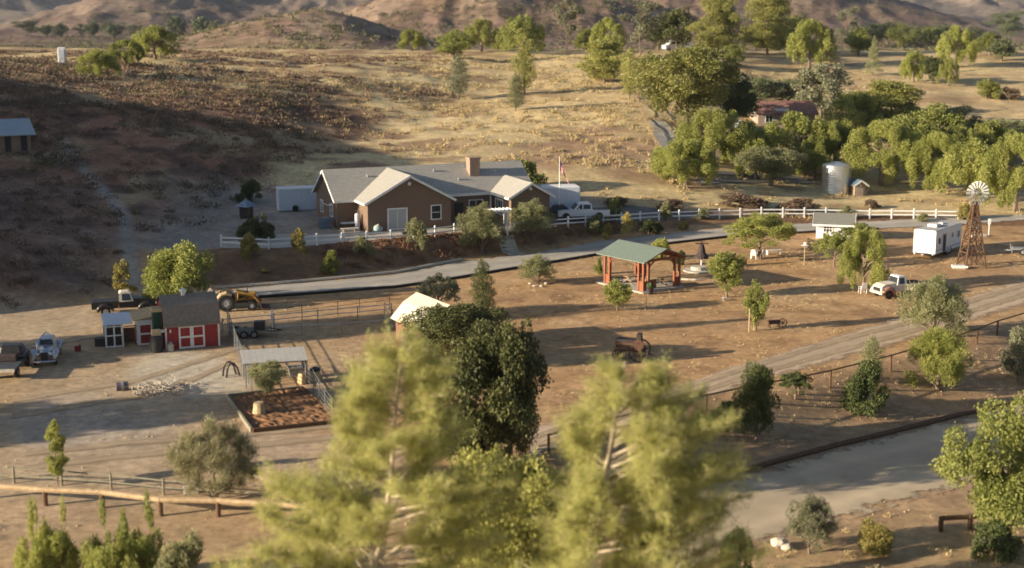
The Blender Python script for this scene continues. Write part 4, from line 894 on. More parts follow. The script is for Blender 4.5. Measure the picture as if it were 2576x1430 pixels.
# things round the house
def put(name,label,cat,u,v,rz=0.,group=None,z=None,base=None):
    p=base or T(u,v)
    if z is not None:p=(p[0],p[1],z)
    return thing(name,label,cat,p,rz,group)
t=put('air_conditioner','blue-grey covered box unit standing at the left gable wall','air conditioner',0,0,HT,base=hloc(-3.4,4.5)); m=MB();m.box(-.6,.6,-.5,.5,0,1.15,b=.06);m.build('housing','bluegrey',t);m=MB();m.lathe([(.1,1.15),(.4,1.15),(.42,1.2),(.1,1.2)],14);m.build('fan_guard','grey',t)
t=put('side_table','long grey table against the dark recess beside the front wing','table',0,0,HT,base=hloc(-1.3,2.6)); m=MB();m.box(-.85,.85,-.4,.4,.72,.8);m.build('tabletop','container',t)
for sx in (-.75,.75):
    for sy in (-.32,.32): m=MB();m.beam((sx,sy,0),(sx,sy,.72),.07);m.build('leg','blackm',t)
t=put('water_heater','white upright cylinder tank at the inner house corner','tank',0,0,HT,base=hloc(-.55,2.0)); m=MB();m.lathe([(.0,0),(.27,0),(.27,1.65),(.2,1.8),(0,1.83)],18);m.build('body','container',t,smooth=False);m=MB();m.tube([(0,0,1.8),(0,0,2.1),(.3,.1,2.1)],.05);m.build('pipe','galv',t)
t=put('covered_grill','teal covered heap with a dark base by the front wing wall','grill',0,0,HT,base=hloc(.9,-.55)); m=MB();m.blob((0,0,.45),(.5,.4,.42),3,.16);m.build('cover','teal',t,smooth=True);m=MB();m.box(-.55,.55,-.4,.4,0,.2,b=.04);m.build('base','navycar',t);m=MB();m.blob((.05,-.05,.85),(.16,.14,.13),4,.2);m.build('cushion','tanbox',t)
t=put('storage_tubs','row of blue plastic tubs on the patio behind the white fence','tubs',0,0,HT,base=hloc(3.7,-2.6))
for i in range(3): m=MB();m.box(-.85+i*.6,-.35+i*.6,-.25,.25,0,.38,b=.04,top=(1.08,1.08));m.build('tub','blue' if i else 'navycar',t)
t=put('picnic_table','pale low picnic table with benches behind the fence post','table',0,0,HT,base=hloc(-2.2,-.8))
m=MB();m.box(-.9,.9,-.38,.38,.68,.74);m.build('tabletop','stone',t)
for s in (-1,1): m=MB();m.box(-.9,.9,s*.75-.13,s*.75+.13,.4,.45);m.build('bench','stone',t)
for s in (-.65,.65): m=MB();m.beam((s,-.75,0),(s,.3,.68),.07).beam((s,.75,0),(s,-.3,.68),.07).beam((s,-.8,.4),(s,.8,.4),.06);m.build('leg','stone',t)
t=put('planter','white round planter pot beside the fence post','pot',0,0,0,base=hloc(-3.6,-2.8,0)); m=MB();m.lathe([(.0,0),(.2,0),(.3,.4),(.26,.42),(0,.36)],14);m.build('pot','white',t);m=MB();m.blob((0,0,.42),(.2,.2,.08),2,.3);m.build('soil','mulch',t)
# containers
t=put('storage_container','long pale grey storage container in the hill shade left of the house','container',738,532,R(16)); m=MB();m.box(-1.6,2.7,0,2.4,.1,2.5);m.build('body','container',t)
m=MB()
for i in range(21): m.box(-1.5+i*.2,-1.42+i*.2,-.03,0,.2,2.4)
m.build('corrugation','container',t); m=MB();m.box(-1.65,2.75,-.05,2.45,2.5,2.58);m.build('roof','white',t)
m=MB();m.lathe([(0,-.2),(.33,-.2),(.36,-.05),(.33,.0),(0,.0)],16,axis='y',c=(.2,-.25,.36));m.build('tyre','black',t)
t=put('cargo_trailer','large white enclosed cargo trailer behind the white pickup','trailer',1418,549,R(10)); m=MB();m.box(-2.4,1.9,0,2.5,.5,3.5,b=.08);m.build('body','container',t)
m=MB();m.box(-2.4,1.9,-.02,.0,.5,.75);m.build('skirt','galv',t)
for x in (-.7,.3): m=MB();m.lathe([(0,-.02),(.36,-.02),(.38,.1),(.36,.22),(0,.22)],16,axis='y',c=(x,-.02,.38));m.build('wheel','black',t)
m=MB();m.box(-2.3,1.8,.1,2.4,3.5,3.56,top=(.97,.9));m.build('roof','white',t)
# flagpole
t=put('flagpole','white flagpole with a limp striped flag beside the cargo trailer','flagpole',1407,552); zt=aty(1407,394,t.location[1])[2]-t.location[2]
m=MB();m.tube([(0,0,0),(0,0,zt*.5),(0,0,zt)],[.07,.06,.045],8);m.build('pole','white',t);m=MB();m.blob((0,0,zt+.06),(.08,.08,.08),1,0);m.build('finial','yellow',t)
fl=MB();NX,NZ=14,16;pts=[]
for j in range(NZ+1):
    for i in range(NX+1):
        s=i/NX;q=j/NZ
        x=.05+s*(.3+.75*(q**.8));y=.10*math.sin(s*9+q*2)*(.3+s);z=zt-.15-q*1.5-s*1.35*(1-.15*math.sin(s*5))
        pts.append((x,y,z))
fs=[];mi=[]
for j in range(NZ):
    for i in range(NX):
        fs.append((j*(NX+1)+i,j*(NX+1)+i+1,(j+1)*(NX+1)+i+1,(j+1)*(NX+1)+i))
fl.add(pts,fs);M['flagred']=mat('flag_red',(.5,.03,.05),.8,3,.1);M['flagwhite']=mat('flag_white',(.66,.6,.58),.8,3,.1);M['flagblue']=mat('flag_blue',(.05,.05,.16),.8,3,.1)
fl.m=[2 if (i<6 and j<8) else ((j*13//NZ)%2) for j in range(NZ) for i in range(NX)]
fl.build('flag',['flagred','flagwhite','flagblue'],t)
# arbour, gate and steps
t=put('arbour','white garden arbour at the top of the concrete steps','arbour',1252,592,HT); t.location.z=1.72
for sx in (-.95,.95):
    for sy in (-.4,.4): m=MB();m.beam((sx,sy,-.2),(sx,sy,2.45),.16);m.build('post','vinyl',t)
m=MB()
for sy in (-.4,.4): m.beam((-1.45,sy,2.5),(1.45,sy,2.5),.1,.2)
for i in range(7): m.beam((-1.3+i*.433,-.7,2.66),(-1.3+i*.433,.7,2.66),.06,.12)
m.build('top_rails','vinyl',t)
t=put('garden_gate','open white picket gate beside the arbour','gate',1300,592,HT); t.location.z=1.7
m=MB();m.beam((-.8,0,.15),(-.8,0,1.15),.08).beam((.8,0,.15),(.8,0,1.15),.08).beam((-.8,0,.3),(.8,0,.3),.07).beam((-.8,0,1.05),(.8,0,1.05),.07).beam((-.8,0,.3),(.8,0,1.05),.06);m.build('frame','vinyl',t)
m=MB()
for i in range(7): m.box(-.7+i*.2,-.63+i*.2,-.05,-.02,.18,1.1)
m.build('pickets','vinyl',t)
a=T(1270,594);b=T(1300,643);st=thing('concrete_steps','flight of concrete steps going down the bank from the arbour to the road','steps',b,math.atan2(a[1]-b[1],a[0]-b[0]))
Ln=math.hypot(a[0]-b[0],a[1]-b[1]);n=10;m=MB()
for i in range(n):
    x0=Ln*i/n;zz=H(np.array([b[0]+(a[0]-b[0])*(i+.9)/n]),np.array([b[1]+(a[1]-b[1])*(i+.9)/n]))[0]-b[2]+.08
    m.box(x0,Ln*(i+1)/n+.02*(i%2),-.75,.75,-.6,zz)
m.build('treads','concrete',st);m=MB()
for s in (-1,1): m.tube([(Ln*i/6,s*.84,H(np.array([b[0]+(a[0]-b[0])*i/6]),np.array([b[1]+(a[1]-b[1])*i/6]))[0]-b[2]+.13) for i in range(7)],.10,6)
m.build('side_curbs','stone',st)
# ------------------------------------------------------------------ FENCES
def fence(name,label,px,ph,pw,rails,rw,rh,pm,rm,step=None,rnd=False,cat='fence',zoff=0,world=None,cap=False,rail_side=0.):
    P=world or [T(*p) for p in px]
    if step:
        Q=np.array(P);d=np.r_[0,np.cumsum(np.linalg.norm(np.diff(Q[:,:2],axis=0),axis=1))];k=max(1,int(round(d[-1]/step)))
        tt=np.linspace(0,d[-1],k+1);P=[(float(np.interp(q,d,Q[:,0])),float(np.interp(q,d,Q[:,1]))) for q in tt]
    P=[(p[0],p[1],h1(p[0],p[1])) for p in P]
    o=P[0];t=thing(name,label,cat,o);lc=[(p[0]-o[0],p[1]-o[1],p[2]-o[2]) for p in P]
    for i,p in enumerate(lc):
        q=lc[min(i+1,len(lc)-1)];r=lc[max(i-1,0)];an=math.atan2(q[1]-r[1],q[0]-r[0])
        mb=MB();hh=ph*(1+_tr.uniform(-.03,.03))
        if rnd: mb.tube([(0,0,-.2),(0,0,hh)],pw/2,8)
        else: mb.box(-pw/2,pw/2,-pw/2,pw/2,-.2,hh)
        if cap: mb.box(-pw*.62,pw*.62,-pw*.62,pw*.62,hh,hh+.03).box(-pw*.62,pw*.62,-pw*.62,pw*.62,hh+.03,hh+.12,top=(.1,.1))
        mb.build('post',pm,t,p,an)
    for z in rails:
        mb=MB()
        for a,b in zip(lc[:-1],lc[1:]):
            dx,dy=b[0]-a[0],b[1]-a[1];l=math.hypot(dx,dy);ox,oy=dy/l*rail_side,-dx/l*rail_side
            A=(a[0]+ox,a[1]+oy,a[2]+z);B=(b[0]+ox,b[1]+oy,b[2]+z)
            if rnd: mb.tube([A,B],rw/2,7)
            else: mb.beam(A,B,rw,rh)
        mb.build('rail',rm,t)
    return t
fence('white_fence','white two-rail vinyl fence along the bank in front of the house',[(557,622),(680,628),(800,618),(905,612),(1010,607),(1085,600),(1140,592),(1200,590)],1.15,.14,(.95,.5),.05,.15,'vinyl','vinyl',2.45,cap=True)
fence('white_fence','white two-rail vinyl fence curving from the pickup past the little white house',[(1385,577),(1455,571),(1530,563),(1650,556),(1790,551),(1900,548),(2080,549),(2250,551),(2410,553)],1.15,.14,(.95,.5),.05,.15,'vinyl','vinyl',2.6,cap=True)
fence('log_fence','thick pale log rail on short dark posts along the front of the yard',[(-60,1258),(115,1272),(258,1278),(405,1298),(550,1300),(700,1310),(840,1322)],.80,.26,(.86,),.30,.3,'postwood','log',rnd=True,rail_side=0)
fence('post_and_rail_fence','thin grey post and rail fence just behind the thick log rail',[(-40,1212),(36,1216),(156,1222),(280,1232),(412,1246),(548,1254),(680,1262),(800,1268)],.95,.14,(.82,.42),.09,.09,'greypost','greypost',rnd=True)
fence('pipe_fence','dark single-rail pipe fence climbing beside the dirt road',[(1380,1145),(1440,1128),(1600,1085),(1776,1040),(1890,1015),(2010,992),(2088,975),(2240,935),(2340,905),(2457,866),(2508,845),(2590,820),(2700,785)],1.25,.16,(1.2,),.11,.11,'postwood','postwood',rnd=True)
fence('field_fence','weathered post fence climbing the field edge to the far driveway',[(1668,398),(1650,372),(1636,345),(1624,318),(1612,290),(1604,268),(1598,250)],1.25,.16,(1.1,.6),.06,.12,'wood','wood')
fence('wire_fence','thin dark wire fence with slim posts between the road and the pens',[(684,815),(760,806),(850,795),(905,788),(980,779),(1040,773)],1.3,.07,(1.2,.85),.035,.035,'rust','rust',rnd=True)
fence('rail_fence','low pale pole fence in the shade beside the flatbed trailer',[(560,838),(690,826),(800,815),(900,806),(985,798)],1.2,.09,(1.1,.7),.07,.07,'greypost','galv',rnd=True)
fence('rail_fence','lower pole fence of the pen in front of the barn',[(695,850),(760,845),(860,840),(960,832),(985,828)],.95,.08,(.85,),.07,.07,'greypost','galv',rnd=True)
# ------------------------------------------------------------------ CORRAL
def panel_fence(label,px,hh,rails,step):
    t=fence('corral_panel',label,px,hh,.06,rails,.045,.045,'pipe','pipe',step,rnd=True)
    return t
panel_fence('grey pipe corral panels running away from the mulch bed on the left',[(634,990),(618,950),(600,905),(584,860),(573,826)],1.7,(.25,.55,.85,1.15,1.42,1.68),2.6)
panel_fence('grey pipe corral panels along the right side of the mulch bed',[(836,1062),(812,1028),(790,990),(768,958),(755,925)],1.6,(.3,.6,.9,1.2,1.55),2.3)
panel_fence('pale pipe gate panel at the left end of the red barn',[(968,806),(985,820),(1004,842)],1.5,(.3,.6,.9,1.2,1.5),2.5)
panel_fence('short pipe panel closing the back of the mulch bed beside the shelter',[(690,968),(755,962),(765,960)],1.2,(.4,.8,1.15),2.)
def T0(u,v,z=0): p=onz(u,v,z);return (p[0],p[1],h1(p[0],p[1]))
a=T(626,966);b=T(757,958)
sh=thing('livestock_shelter','open shelter with a flat pale metal roof inside the pens','shelter',((a[0]+b[0])/2,(a[1]+b[1])/2,0),R(14))
m=MB();m.ring([[(x,-1.25,1.72),(x,1.45,2.02),(x,1.45,2.08),(x,-1.25,1.78)] for x in (-2.2,2.2)]);m.build('roof',stripes('pale_shelter_roof',(.46,.44,.40),(.38,.36,.33),.4,0,.6,.0,.9,.12),sh)
for x in (-2.05,2.05):
    for y,z in ((-1.1,1.74),(1.3,1.99)): m=MB();m.tube([(x,y,-.05),(x,y,z)],.05,8);m.build('post','pipe',sh)
m=MB();m.beam((-2.05,-1.1,1.67),(2.05,-1.1,1.67),.08).beam((-2.05,1.3,1.93),(2.05,1.3,1.93),.08).beam((-2.05,1.3,1.1),(2.05,1.3,1.1),.05).beam((-2.05,1.3,.55),(2.05,1.3,.55),.05);m.build('beam','pipe',sh)
t=put('feed_trough','grey metal feed box between the shelter and the right panels','trough',745,952,R(14));m=MB();m.box(-.45,.45,-.3,.3,.25,.8,top=(1.15,1.15));m.build('box','grey',t);m=MB();m.box(-.58,.58,-.4,-.34,.8,.86).box(-.58,.58,.34,.4,.8,.86).box(-.58,-.52,-.34,.34,.8,.86).box(.52,.58,-.34,.34,.8,.86);m.build('rim','galv',t)
for sx in (-.35,.35):
    for sy in (-.22,.22): m=MB();m.beam((sx,sy,0),(sx,sy,.3),.06);m.build('leg','galv',t)
t=put('straw_bale','tan straw heap with a dark shadow lump on its right, leaning on the corral panels','bale',778,962,R(40));m=MB();m.box(-.85,.85,-.35,.35,0,.75,b=.12,top=(.9,.8));m.build('straw','hay',t);m=MB();m.blob((.5,.05,.8),(.42,.38,.18),5,.2);m.build('cover','blackm',t)  # the black lump stands in for the shadow at the right of the heap
t=put('metal_frame','dark bent metal frame standing outside the left corral panels','frame',580,946,R(35))
for s in (-.3,.3): m=MB();m.tube([(-.45,s,0),(-.35,s,.6),(-.1,s,.95),(.15,s,.95),(.4,s,.6),(.55,s,0)],.07,6);m.build('hoop','darkiron',t)
m=MB();m.beam((-.1,-.3,.95),(-.1,.3,.95),.08).beam((.15,-.3,.95),(.15,.3,.95),.08);m.build('crossbar','darkiron',t)
# mulch bed
c=[T(572,1002),T(634,1090),T(868,1064),T(758,980)]
cx=sum(p[0] for p in c)/4;cy=sum(p[1] for p in c)/4
t=thing('planting_bed','timber-edged bed of brown mulch in front of the pens','planting bed',(cx,cy,h1(cx,cy)))
L_=[(p[0]-cx,p[1]-cy) for p in c]
def bil(s,q): return tuple((L_[0][k]*(1-s)+L_[1][k]*s)*(1-q)+(L_[3][k]*(1-s)+L_[2][k]*s)*q for k in (0,1))
N=28;pt=[];rgm=random.Random(3)
for i in range(N+1):
    for j in range(N+1):
        x,y=bil(i/N,j/N);pt.append((x,y,.10+rgm.uniform(-.05,.10)))
m=MB();m.add(pt,[(i*(N+1)+j,(i+1)*(N+1)+j,(i+1)*(N+1)+j+1,i*(N+1)+j+1) for i in range(N) for j in range(N)]);m.build('mulch','mulch',t)
for i in range(4):
    p,q=L_[i],L_[(i+1)%4];m=MB();d=Vector((q[0]-p[0],q[1]-p[1],0)).normalized()*.07;m.beam((p[0]+d.x,p[1]+d.y,.12),(q[0]-d.x,q[1]-d.y,.12),.14,.3);m.build('edge_timber','greypost' if i in(0,3) else 'postwood',t)
t=put('tree_stump','pale cut tree stump in the mulch bed','stump',652,1044);m=MB();m.lathe([(.55,-.05),(.42,.15),(.36,.5),(.34,.75),(.1,.8),(0,.8)],11);m.build('stump','hay',t);m=MB();m.lathe([(0,.802),(.3,.802),(.3,.83),(0,.83)],11);m.build('cut_face','log',t)
# ------------------------------------------------------------------ RED SHED AND COOP
p=T(418,882);SZ=R(22)
s=thing('red_shed','red and white barn-style shed with double doors and a brown gambrel roof','shed',p,SZ)
W_,D_=4.05,3.6
prof=[(0,-.1),(D_,-.1),(D_,1.85),(D_-.55,3.15),(D_/2,3.75),(.55,3.15),(0,1.85)]
m=MB();m.ring([[(x,y,z) for y,z in prof] for x in (0,W_)]);m.build('wall','red',s)
rp=[(-.12,1.8),(.5,3.22),(D_/2,3.86),(D_-.5,3.22),(D_+.12,1.8)];m=MB()
for (y0,z0),(y1,z1) in zip(rp[:-1],rp[1:]):
    m.ring([[(x,y0,z0),(x,y1,z1),(x,y1,z1+.07),(x,y0,z0+.07)] for x in (-.12,W_+.12)])
rf=m.build('roof','barnroof',s)
m=MB();m.lathe([(0,0),(.16,0),(.16,.3),(.27,.34),(.27,.5),(.1,.58),(0,.58)],14,c=(W_*.42,1.7,3.75));m.build('vent_pipe','white',rf)
m=MB()
for x in (-.02,W_-.1): m.box(x,x+.12,-.05,.02,-.1,1.86)
m.build('corner_trim','white',s)
m=MB();m.beam((-.15,-.16,1.83),(W_+.15,-.16,1.83),.05,.16);m.build('eave_trim','barnroof',s)
for i in range(2):
    x0=.98+i*.98;m=MB();m.box(x0,x0+.97,-.07,-.0,.05,1.78);d=m.build('door','redplain',s)
    m=MB()
    for a,b in ((x0,x0+.13),(x0+.84,x0+.97)): m.box(a,b,-.105,-.072,.05,1.78)
    for z in (.05,.86,1.65): m.box(x0+.13,x0+.84,-.10,-.072,z,z+.13)
    m.build('door_trim','white',d)
m=MB();m.box(-.35,-.05,-.02,.18,1.4,1.6).box(.3,.42,-.12,-.02,1.35,1.6);m.build('lamp','white',s)
t=thing('green_locker','tall narrow dark green locker with a pale lid left of the red shed','locker',s.matrix_basis@Vector((-.45,1.0,0)),SZ);m=MB();m.box(-.30,.30,-.4,.5,0,2.9);m.build('body','green',t);m=MB();m.box(-.40,.36,-.5,.6,2.9,3.15);m.build('lid','tanbox',t)
t=thing('trash_barrel','black barrel with a tan board on it between the coop and red shed','barrel',s.matrix_basis@Vector((-.72,-.25,0)),SZ);m=MB();m.lathe([(0,0),(.42,0),(.5,.5),(.5,1.2),(.46,1.25),(0,1.2)],18);m.build('barrel','blackm',t);m=MB();m.box(-.35,.35,-.2,.2,1.25,1.75,b=.05);m.build('board','tanbox',t)
t=thing('propane_cylinder','small grey cylinder standing by the red shed corner','cylinder',s.matrix_basis@Vector((.28,-.45,0)),0);m=MB();m.lathe([(0,0),(.2,0),(.24,.1),(.24,.5),(.14,.62),(0,.64)],14);m.build('body','stone',t,smooth=True);m=MB();m.lathe([(.12,.62),(.14,.62),(.14,.75),(.12,.75)],10);m.build('collar','grey',t)
p=T(268,876);k=thing('chicken_coop','white framed chicken coop with a low roof and red door left of the red shed','coop',p,R(21))
m=MB()
for x in (0,.62,1.25): m.beam((x,0,0),(x,0,1.75),.11)
for z in (.06,.92,1.62): m.beam((0,.0,z),(1.25,.0,z),.09)
for y in (1.7,): 
    for x in (0,1.25,3.55): m.beam((x,y,0),(x,y,1.9),.1)
m.beam((0,0,1.70),(0,1.7,1.85),.08).beam((1.25,0,1.70),(1.25,1.7,1.85),.08).beam((0,1.7,1.8),(3.55,1.7,1.8),.08)
m.build('frame','white',k)
m=MB();m.box(.05,1.2,.6,1.65,.02,1.5);m.build('nest_box','darkiron',k)
m=MB();m.box(2.35,3.55,.02,1.65,-.02,1.95);m.build('cabin','white',k)
m=MB();m.box(2.55,3.35,-.05,.015,.1,1.62);d=m.build('door','redplain',k)
m=MB()
for a,b in ((2.42,2.56),(3.34,3.48)): m.box(a,b,-.09,-.055,.02,1.7)
for z in (.02,.82,1.58): m.box(2.56,3.34,-.085,-.055,z,z+.13)
m.build('door_trim','white',d)
m=MB();m.box(1.35,2.3,1.5,1.62,.0,1.1);m.build('back_board','orangeboard',k)
m=MB();m.beam((1.4,.1,1.55),(2.3,.1,1.55),.06).beam((2.2,.1,.1),(2.2,.1,1.55),.06);m.build('red_bar','redplain',k)
m=MB();m.ring([[(x,-.2,1.78+dz),(x,1.85,2.25+dz),(x,1.85,2.31+dz),(x,-.2,1.84+dz)] for x,dz in ((-.15,0),(2.0,0))]);m.build('roof','container',k)
m=MB();m.ring([[(x,-.2,1.95+.25*(x-2)/1.7),(x,1.85,2.3+.25*(x-2)/1.7),(x,1.85,2.36+.25*(x-2)/1.7),(x,-.2,2.01+.25*(x-2)/1.7)] for x in (2.02,3.75)]);m.build('side_roof','tanbox',k)
t=put('dark_crate','small black crate left of the chicken coop','crate',253,870,R(8));m=MB();m.box(-.38,.38,-.3,.3,0,.55,b=.03);m.build('crate','blackm',t);m=MB();m.box(-.42,.42,-.34,.34,.55,.6);m.build('lid','blackm',t)
t=put('fuel_can','small red fuel can on the shaded yard beside the silver car','can',196,884,0);m=MB();m.box(-.22,.22,-.15,.15,0,.42,b=.05);m.build('can','redplain',t);m=MB();m.tube([(.1,0,.4),(.2,0,.55)],.04);m.build('spout','blackm',t)
# ------------------------------------------------------------------ RED BARN (hay barn)
p=onz(1128,768,3.85);p=(p[0]-1.95*.866,p[1]-1.95*.5);b_=thing('hay_barn','small red barn with a bright cream metal roof behind the big oak','barn',(p[0],p[1],h1(*p)),R(30))
m=MB();ww,dd=3.9,5.0
m.ring([[(x,y,-.1),(x,y,2.2),(ww/2,y,3.6),(ww-x,y,2.2),(ww-x,y,-.1)] for x in (0,) for y in (0,dd)])
m.build('wall','orangeboard',b_);m=MB()
for x0,x1,z0,z1 in ((-.3,.8,2.05,3.2),(.8,ww/2,3.2,3.82),(ww/2,ww-.8,3.82,3.2),(ww-.8,ww+.3,3.2,2.05)):
    m.ring([[(x0,y,z0),(x1,y,z1),(x1,y,z1+.06),(x0,y,z0+.06)] for y in (-.3,dd+.3)])
m.build('roof',stripes('cream_barn_roof',(.66,.60,.46),(.50,.46,.36),.4,1,.5,0,.86,.12),b_)
m=MB();m.box(1.1,2.8,-.06,-.01,0,1.7);m.build('door','redplain',b_)
# ------------------------------------------------------------------ PAVILION
p=T(1618,737);pv=thing('pavilion','redwood picnic pavilion with a green metal roof in the bare yard','pavilion',(p[0],p[1],h1(p[0],p[1])),R(38))
LX,LY=4.5,5.2   # x runs right/away, y runs left/away
m=MB();m.box(-.4,LX+.4,-.4,LY+.9,-.1,.12);m.build('slab','concrete',pv)
def corner(x,y,sx,sy):
    m=MB()
    for a,b in ((0,0),(sx*.62,0),(0,sy*.62)): m.beam((x+a,y+b,.12),(x+a,y+b,2.75),.19)
    m.build('post','redwood',pv)
    m=MB();m.box(min(x,x+sx*.62)-.07,max(x,x+sx*.62)+.07,y-.03,y+.03,.12,1.0).box(x-.03,x+.03,min(y,y+sy*.62)-.07,max(y,y+sy*.62)+.07,.12,1.0);m.build('low_panel','redwood',pv)
    m=MB();m.tube([(x+sx*.62,y,2.0),(x+sx*.85,y,2.45),(x+sx*1.25,y,2.7)],.07,6);m.build('brace','redwood',pv);m=MB();m.tube([(x,y+sy*.62,2.0),(x,y+sy*.85,2.45),(x,y+sy*1.25,2.7)],.07,6);m.build('brace','redwood',pv)
corner(0,0,1,1);corner(LX,0,-1,1);corner(LX,LY,-1,-1);corner(0,LY,1,-1)
m=MB()
for a,b in (((-.2,0),(LX+.2,0)),((-.2,LY),(LX+.2,LY))): m.beam((a[0],a[1],2.85),(b[0],b[1],2.85),.16,.22)
for a,b in (((0,-.2),(0,LY+.2)),((LX,-.2),(LX,LY+.2))): m.beam((a[0],a[1],2.84),(b[0],b[1],2.84),.16,.2)
m.beam((LX/2,0,2.95),(LX/2,0,3.75),.14).beam((LX/2,LY,2.95),(LX/2,LY,3.75),.14);m.build('beam','redwood',pv)
gm=MB();gable(None,gm,None,'y',-.1,LY+.1,0,LX,2.98,3.8,o0=.55,o1=.55,oc=.55,th=.07);gm.build('roof','greenroof',pv)
rm=MB()
for i in range(8):
    y=-.4+i*.77
    for s_ in (0,1): rm.beam((-.45 if s_==0 else LX+.45,y,2.76),(LX/2,y,3.72),.06,.13)
rm.build('rafters','redwood',pv)
m=MB();m.box(.9,2.2,.6,.75,.12,.95);m.build('counter_panel','redwood',pv);m=MB();m.box(.75,2.3,.35,1.0,.95,1.02);m.build('counter_top','tanbox',pv)
def ptable(label,base,rz,mt='wood'):
    t=thing('picnic_table',label,'table',base,rz)
    m=MB();m.box(-.9,.9,-.38,.38,.70,.76);m.build('tabletop',mt,t)
    for s in (-1,1): m=MB();m.box(-.9,.9,s*.75-.13,s*.75+.13,.42,.46);m.build('bench',mt,t)
    for s in (-.65,.65): m=MB();m.beam((s,-.75,0),(s,.3,.70),.07).beam((s,.75,0),(s,-.3,.70),.07).beam((s,-.8,.40),(s,.8,.40),.06);m.build('leg',mt,t)
    return t
w2=lambda t,x,y,z=0: tuple(Vector(t.location)+Matrix.Rotation(t.rotation_euler.z,3,'Z')@Vector((x,y,z)))
ptable('wooden picnic table under the right half of the redwood pavilion',w2(pv,3.1,1.6,.12),R(20))
ptable('wooden picnic table under the back left of the redwood pavilion',w2(pv,1.9,3.4,.12),R(35))
t=thing('barrel_planter','dark plant pot at the foot of the nearest pavilion pillar','pot',w2(pv,.1,-.75,0),0);m=MB();m.lathe([(0,0),(.25,0),(.32,.5),(.28,.52),(0,.45)],12);m.build('pot','darkiron',t);m=MB();m.blob((0,0,.75),(.35,.35,.35),8,.35);m.build('plant','lf_dark',t)
t=put('garden_stake','thin pale stake standing in front of the pavilion','stake',1625,776);m=MB();m.tube([(0,0,-.1),(0,0,1.35)],.03,5);m.build('stake','tanbox',t);m=MB();m.blob((0,0,1.4),(.14,.1,.14),1,.1);m.build('reflector','white',t)
# fire pit and iron pump
t=put('fire_pit','round pale concrete ring with gravel beside the pavilion','fire pit',1757,682);m=MB();m.lathe([(0,0),(1.5,0),(1.5,.12),(0,.12)],24);m.build('pad','concrete',t);m=MB();m.lathe([(.5,.12),(.75,.12),(.75,.45),(.5,.45)],18);m.build('ring','stone',t)
t=put('iron_fountain','tall dark iron cross-topped ornament on a pole behind the fire pit','ornament',1764,676)
m=MB();m.tube([(0,0,0),(0,0,1.2)],.07,8);m.build('pole','white',t);m=MB();m.lathe([(0,1.0),(.75,1.05),(.65,1.3),(.4,1.6),(.3,2.1),(.2,2.4),(0,2.45)],14);m.build('body','darkiron',t);m=MB();m.beam((-.65,0,2.5),(.65,0,2.5),.1).beam((0,0,2.4),(0,0,2.7),.12);m.build('crossbar','darkiron',t)
t=put('garden_edging','curved pale stone edging below the fire pit','edging',1738,706);m=MB();m.tube([(-.9,.3,.06),(-.3,0,.08),(.4,-.1,.08),(1.0,.1,.06)],.12,6);m.build('edging','stone',t)
# lawn things
def lawnchair(label,u,v,rz):
    t=put('lawn_chair',label,'chair',u,v,rz,'white lawn chairs')
    m=MB();m.box(-.3,.3,-.28,.28,.4,.45);m.build('seat','white',t);m=MB();m.ring([[(-.3,.24,.45),(.3,.24,.45),(.3,.30,.45),(-.3,.30,.45)],[(-.2,.42,1.05),(.2,.42,1.05),(.2,.46,1.05),(-.2,.46,1.05)]]);m.build('backrest','white',t)
    for sx in (-.27,.27):
        m=MB();m.box(sx-.05,sx+.05,-.28,.3,.62,.67);m.build('armrest','white',t)
        for sy in (-.25,.25): m=MB();m.beam((sx,sy,0),(sx*.95,sy,.65 if sy<0 else .6),.07);m.build('leg','white',t)
    return t
lawnchair('white lawn chair by the weeping tree and the old pickup',2170,738,R(190))
lawnchair('left white lawn chair under the spreading tree',1896,652,R(160));lawnchair('right white lawn chair under the spreading tree, turned away',1914,651,R(220))
t=put('white_bench','low white bench in the shade of the spreading tree','bench',1946,640,R(15));m=MB();m.box(-.85,.85,-.2,.2,.4,.46);m.build('seat','white',t)
for x in (-.7,.7): m=MB();m.box(x-.05,x+.05,-.18,.18,0,.4);m.build('leg','white',t)
t=put('lamp_post','thin white bird-feeder pole in front of the little white house','pole',2023,668);m=MB();m.tube([(0,0,-.1),(0,0,2.1)],.04,6);m.build('pole','tanbox',t);m=MB();m.box(-.35,.35,-.2,.2,2.0,2.04).box(-.12,.12,-.12,.12,2.04,2.35,top=(.8,.8));m.build('feeder','white',t)
t=put('ground_lamp','white tipped cone of a garden marker under the airy round tree','marker',1822,757);m=MB();m.lathe([(0,.0),(.1,.0),(.34,.28),(0,.3)],3);m.build('cone','white',t);m=MB();m.box(-.1,.1,-.1,.1,-.05,.02);m.build('foot','stone',t)
for i,(u,v) in enumerate(((1884,836),(1897,832))):
    t=put('tree_stake','pale wooden stake '+('left' if i==0 else 'right')+' of the small staked tree trunk','stake',u,v,0,'stakes at the small tree');m=MB();m.tube([(0,0,-.1),(0,0,1.9)],.05,6);m.build('stake','tanbox',t)
t=put('rusty_bench','small rusty iron implement with a wheel by the dirt road','implement',1950,825,R(10))
m=MB();m.box(-.6,.35,-.22,.22,.35,.6);m.build('box','rust',t);m=MB()
for x in (-.5,.25):
    for y in (-.18,.18): m.beam((x,y,0),(x,y,.4),.06)
m.build('frame','rust',t)
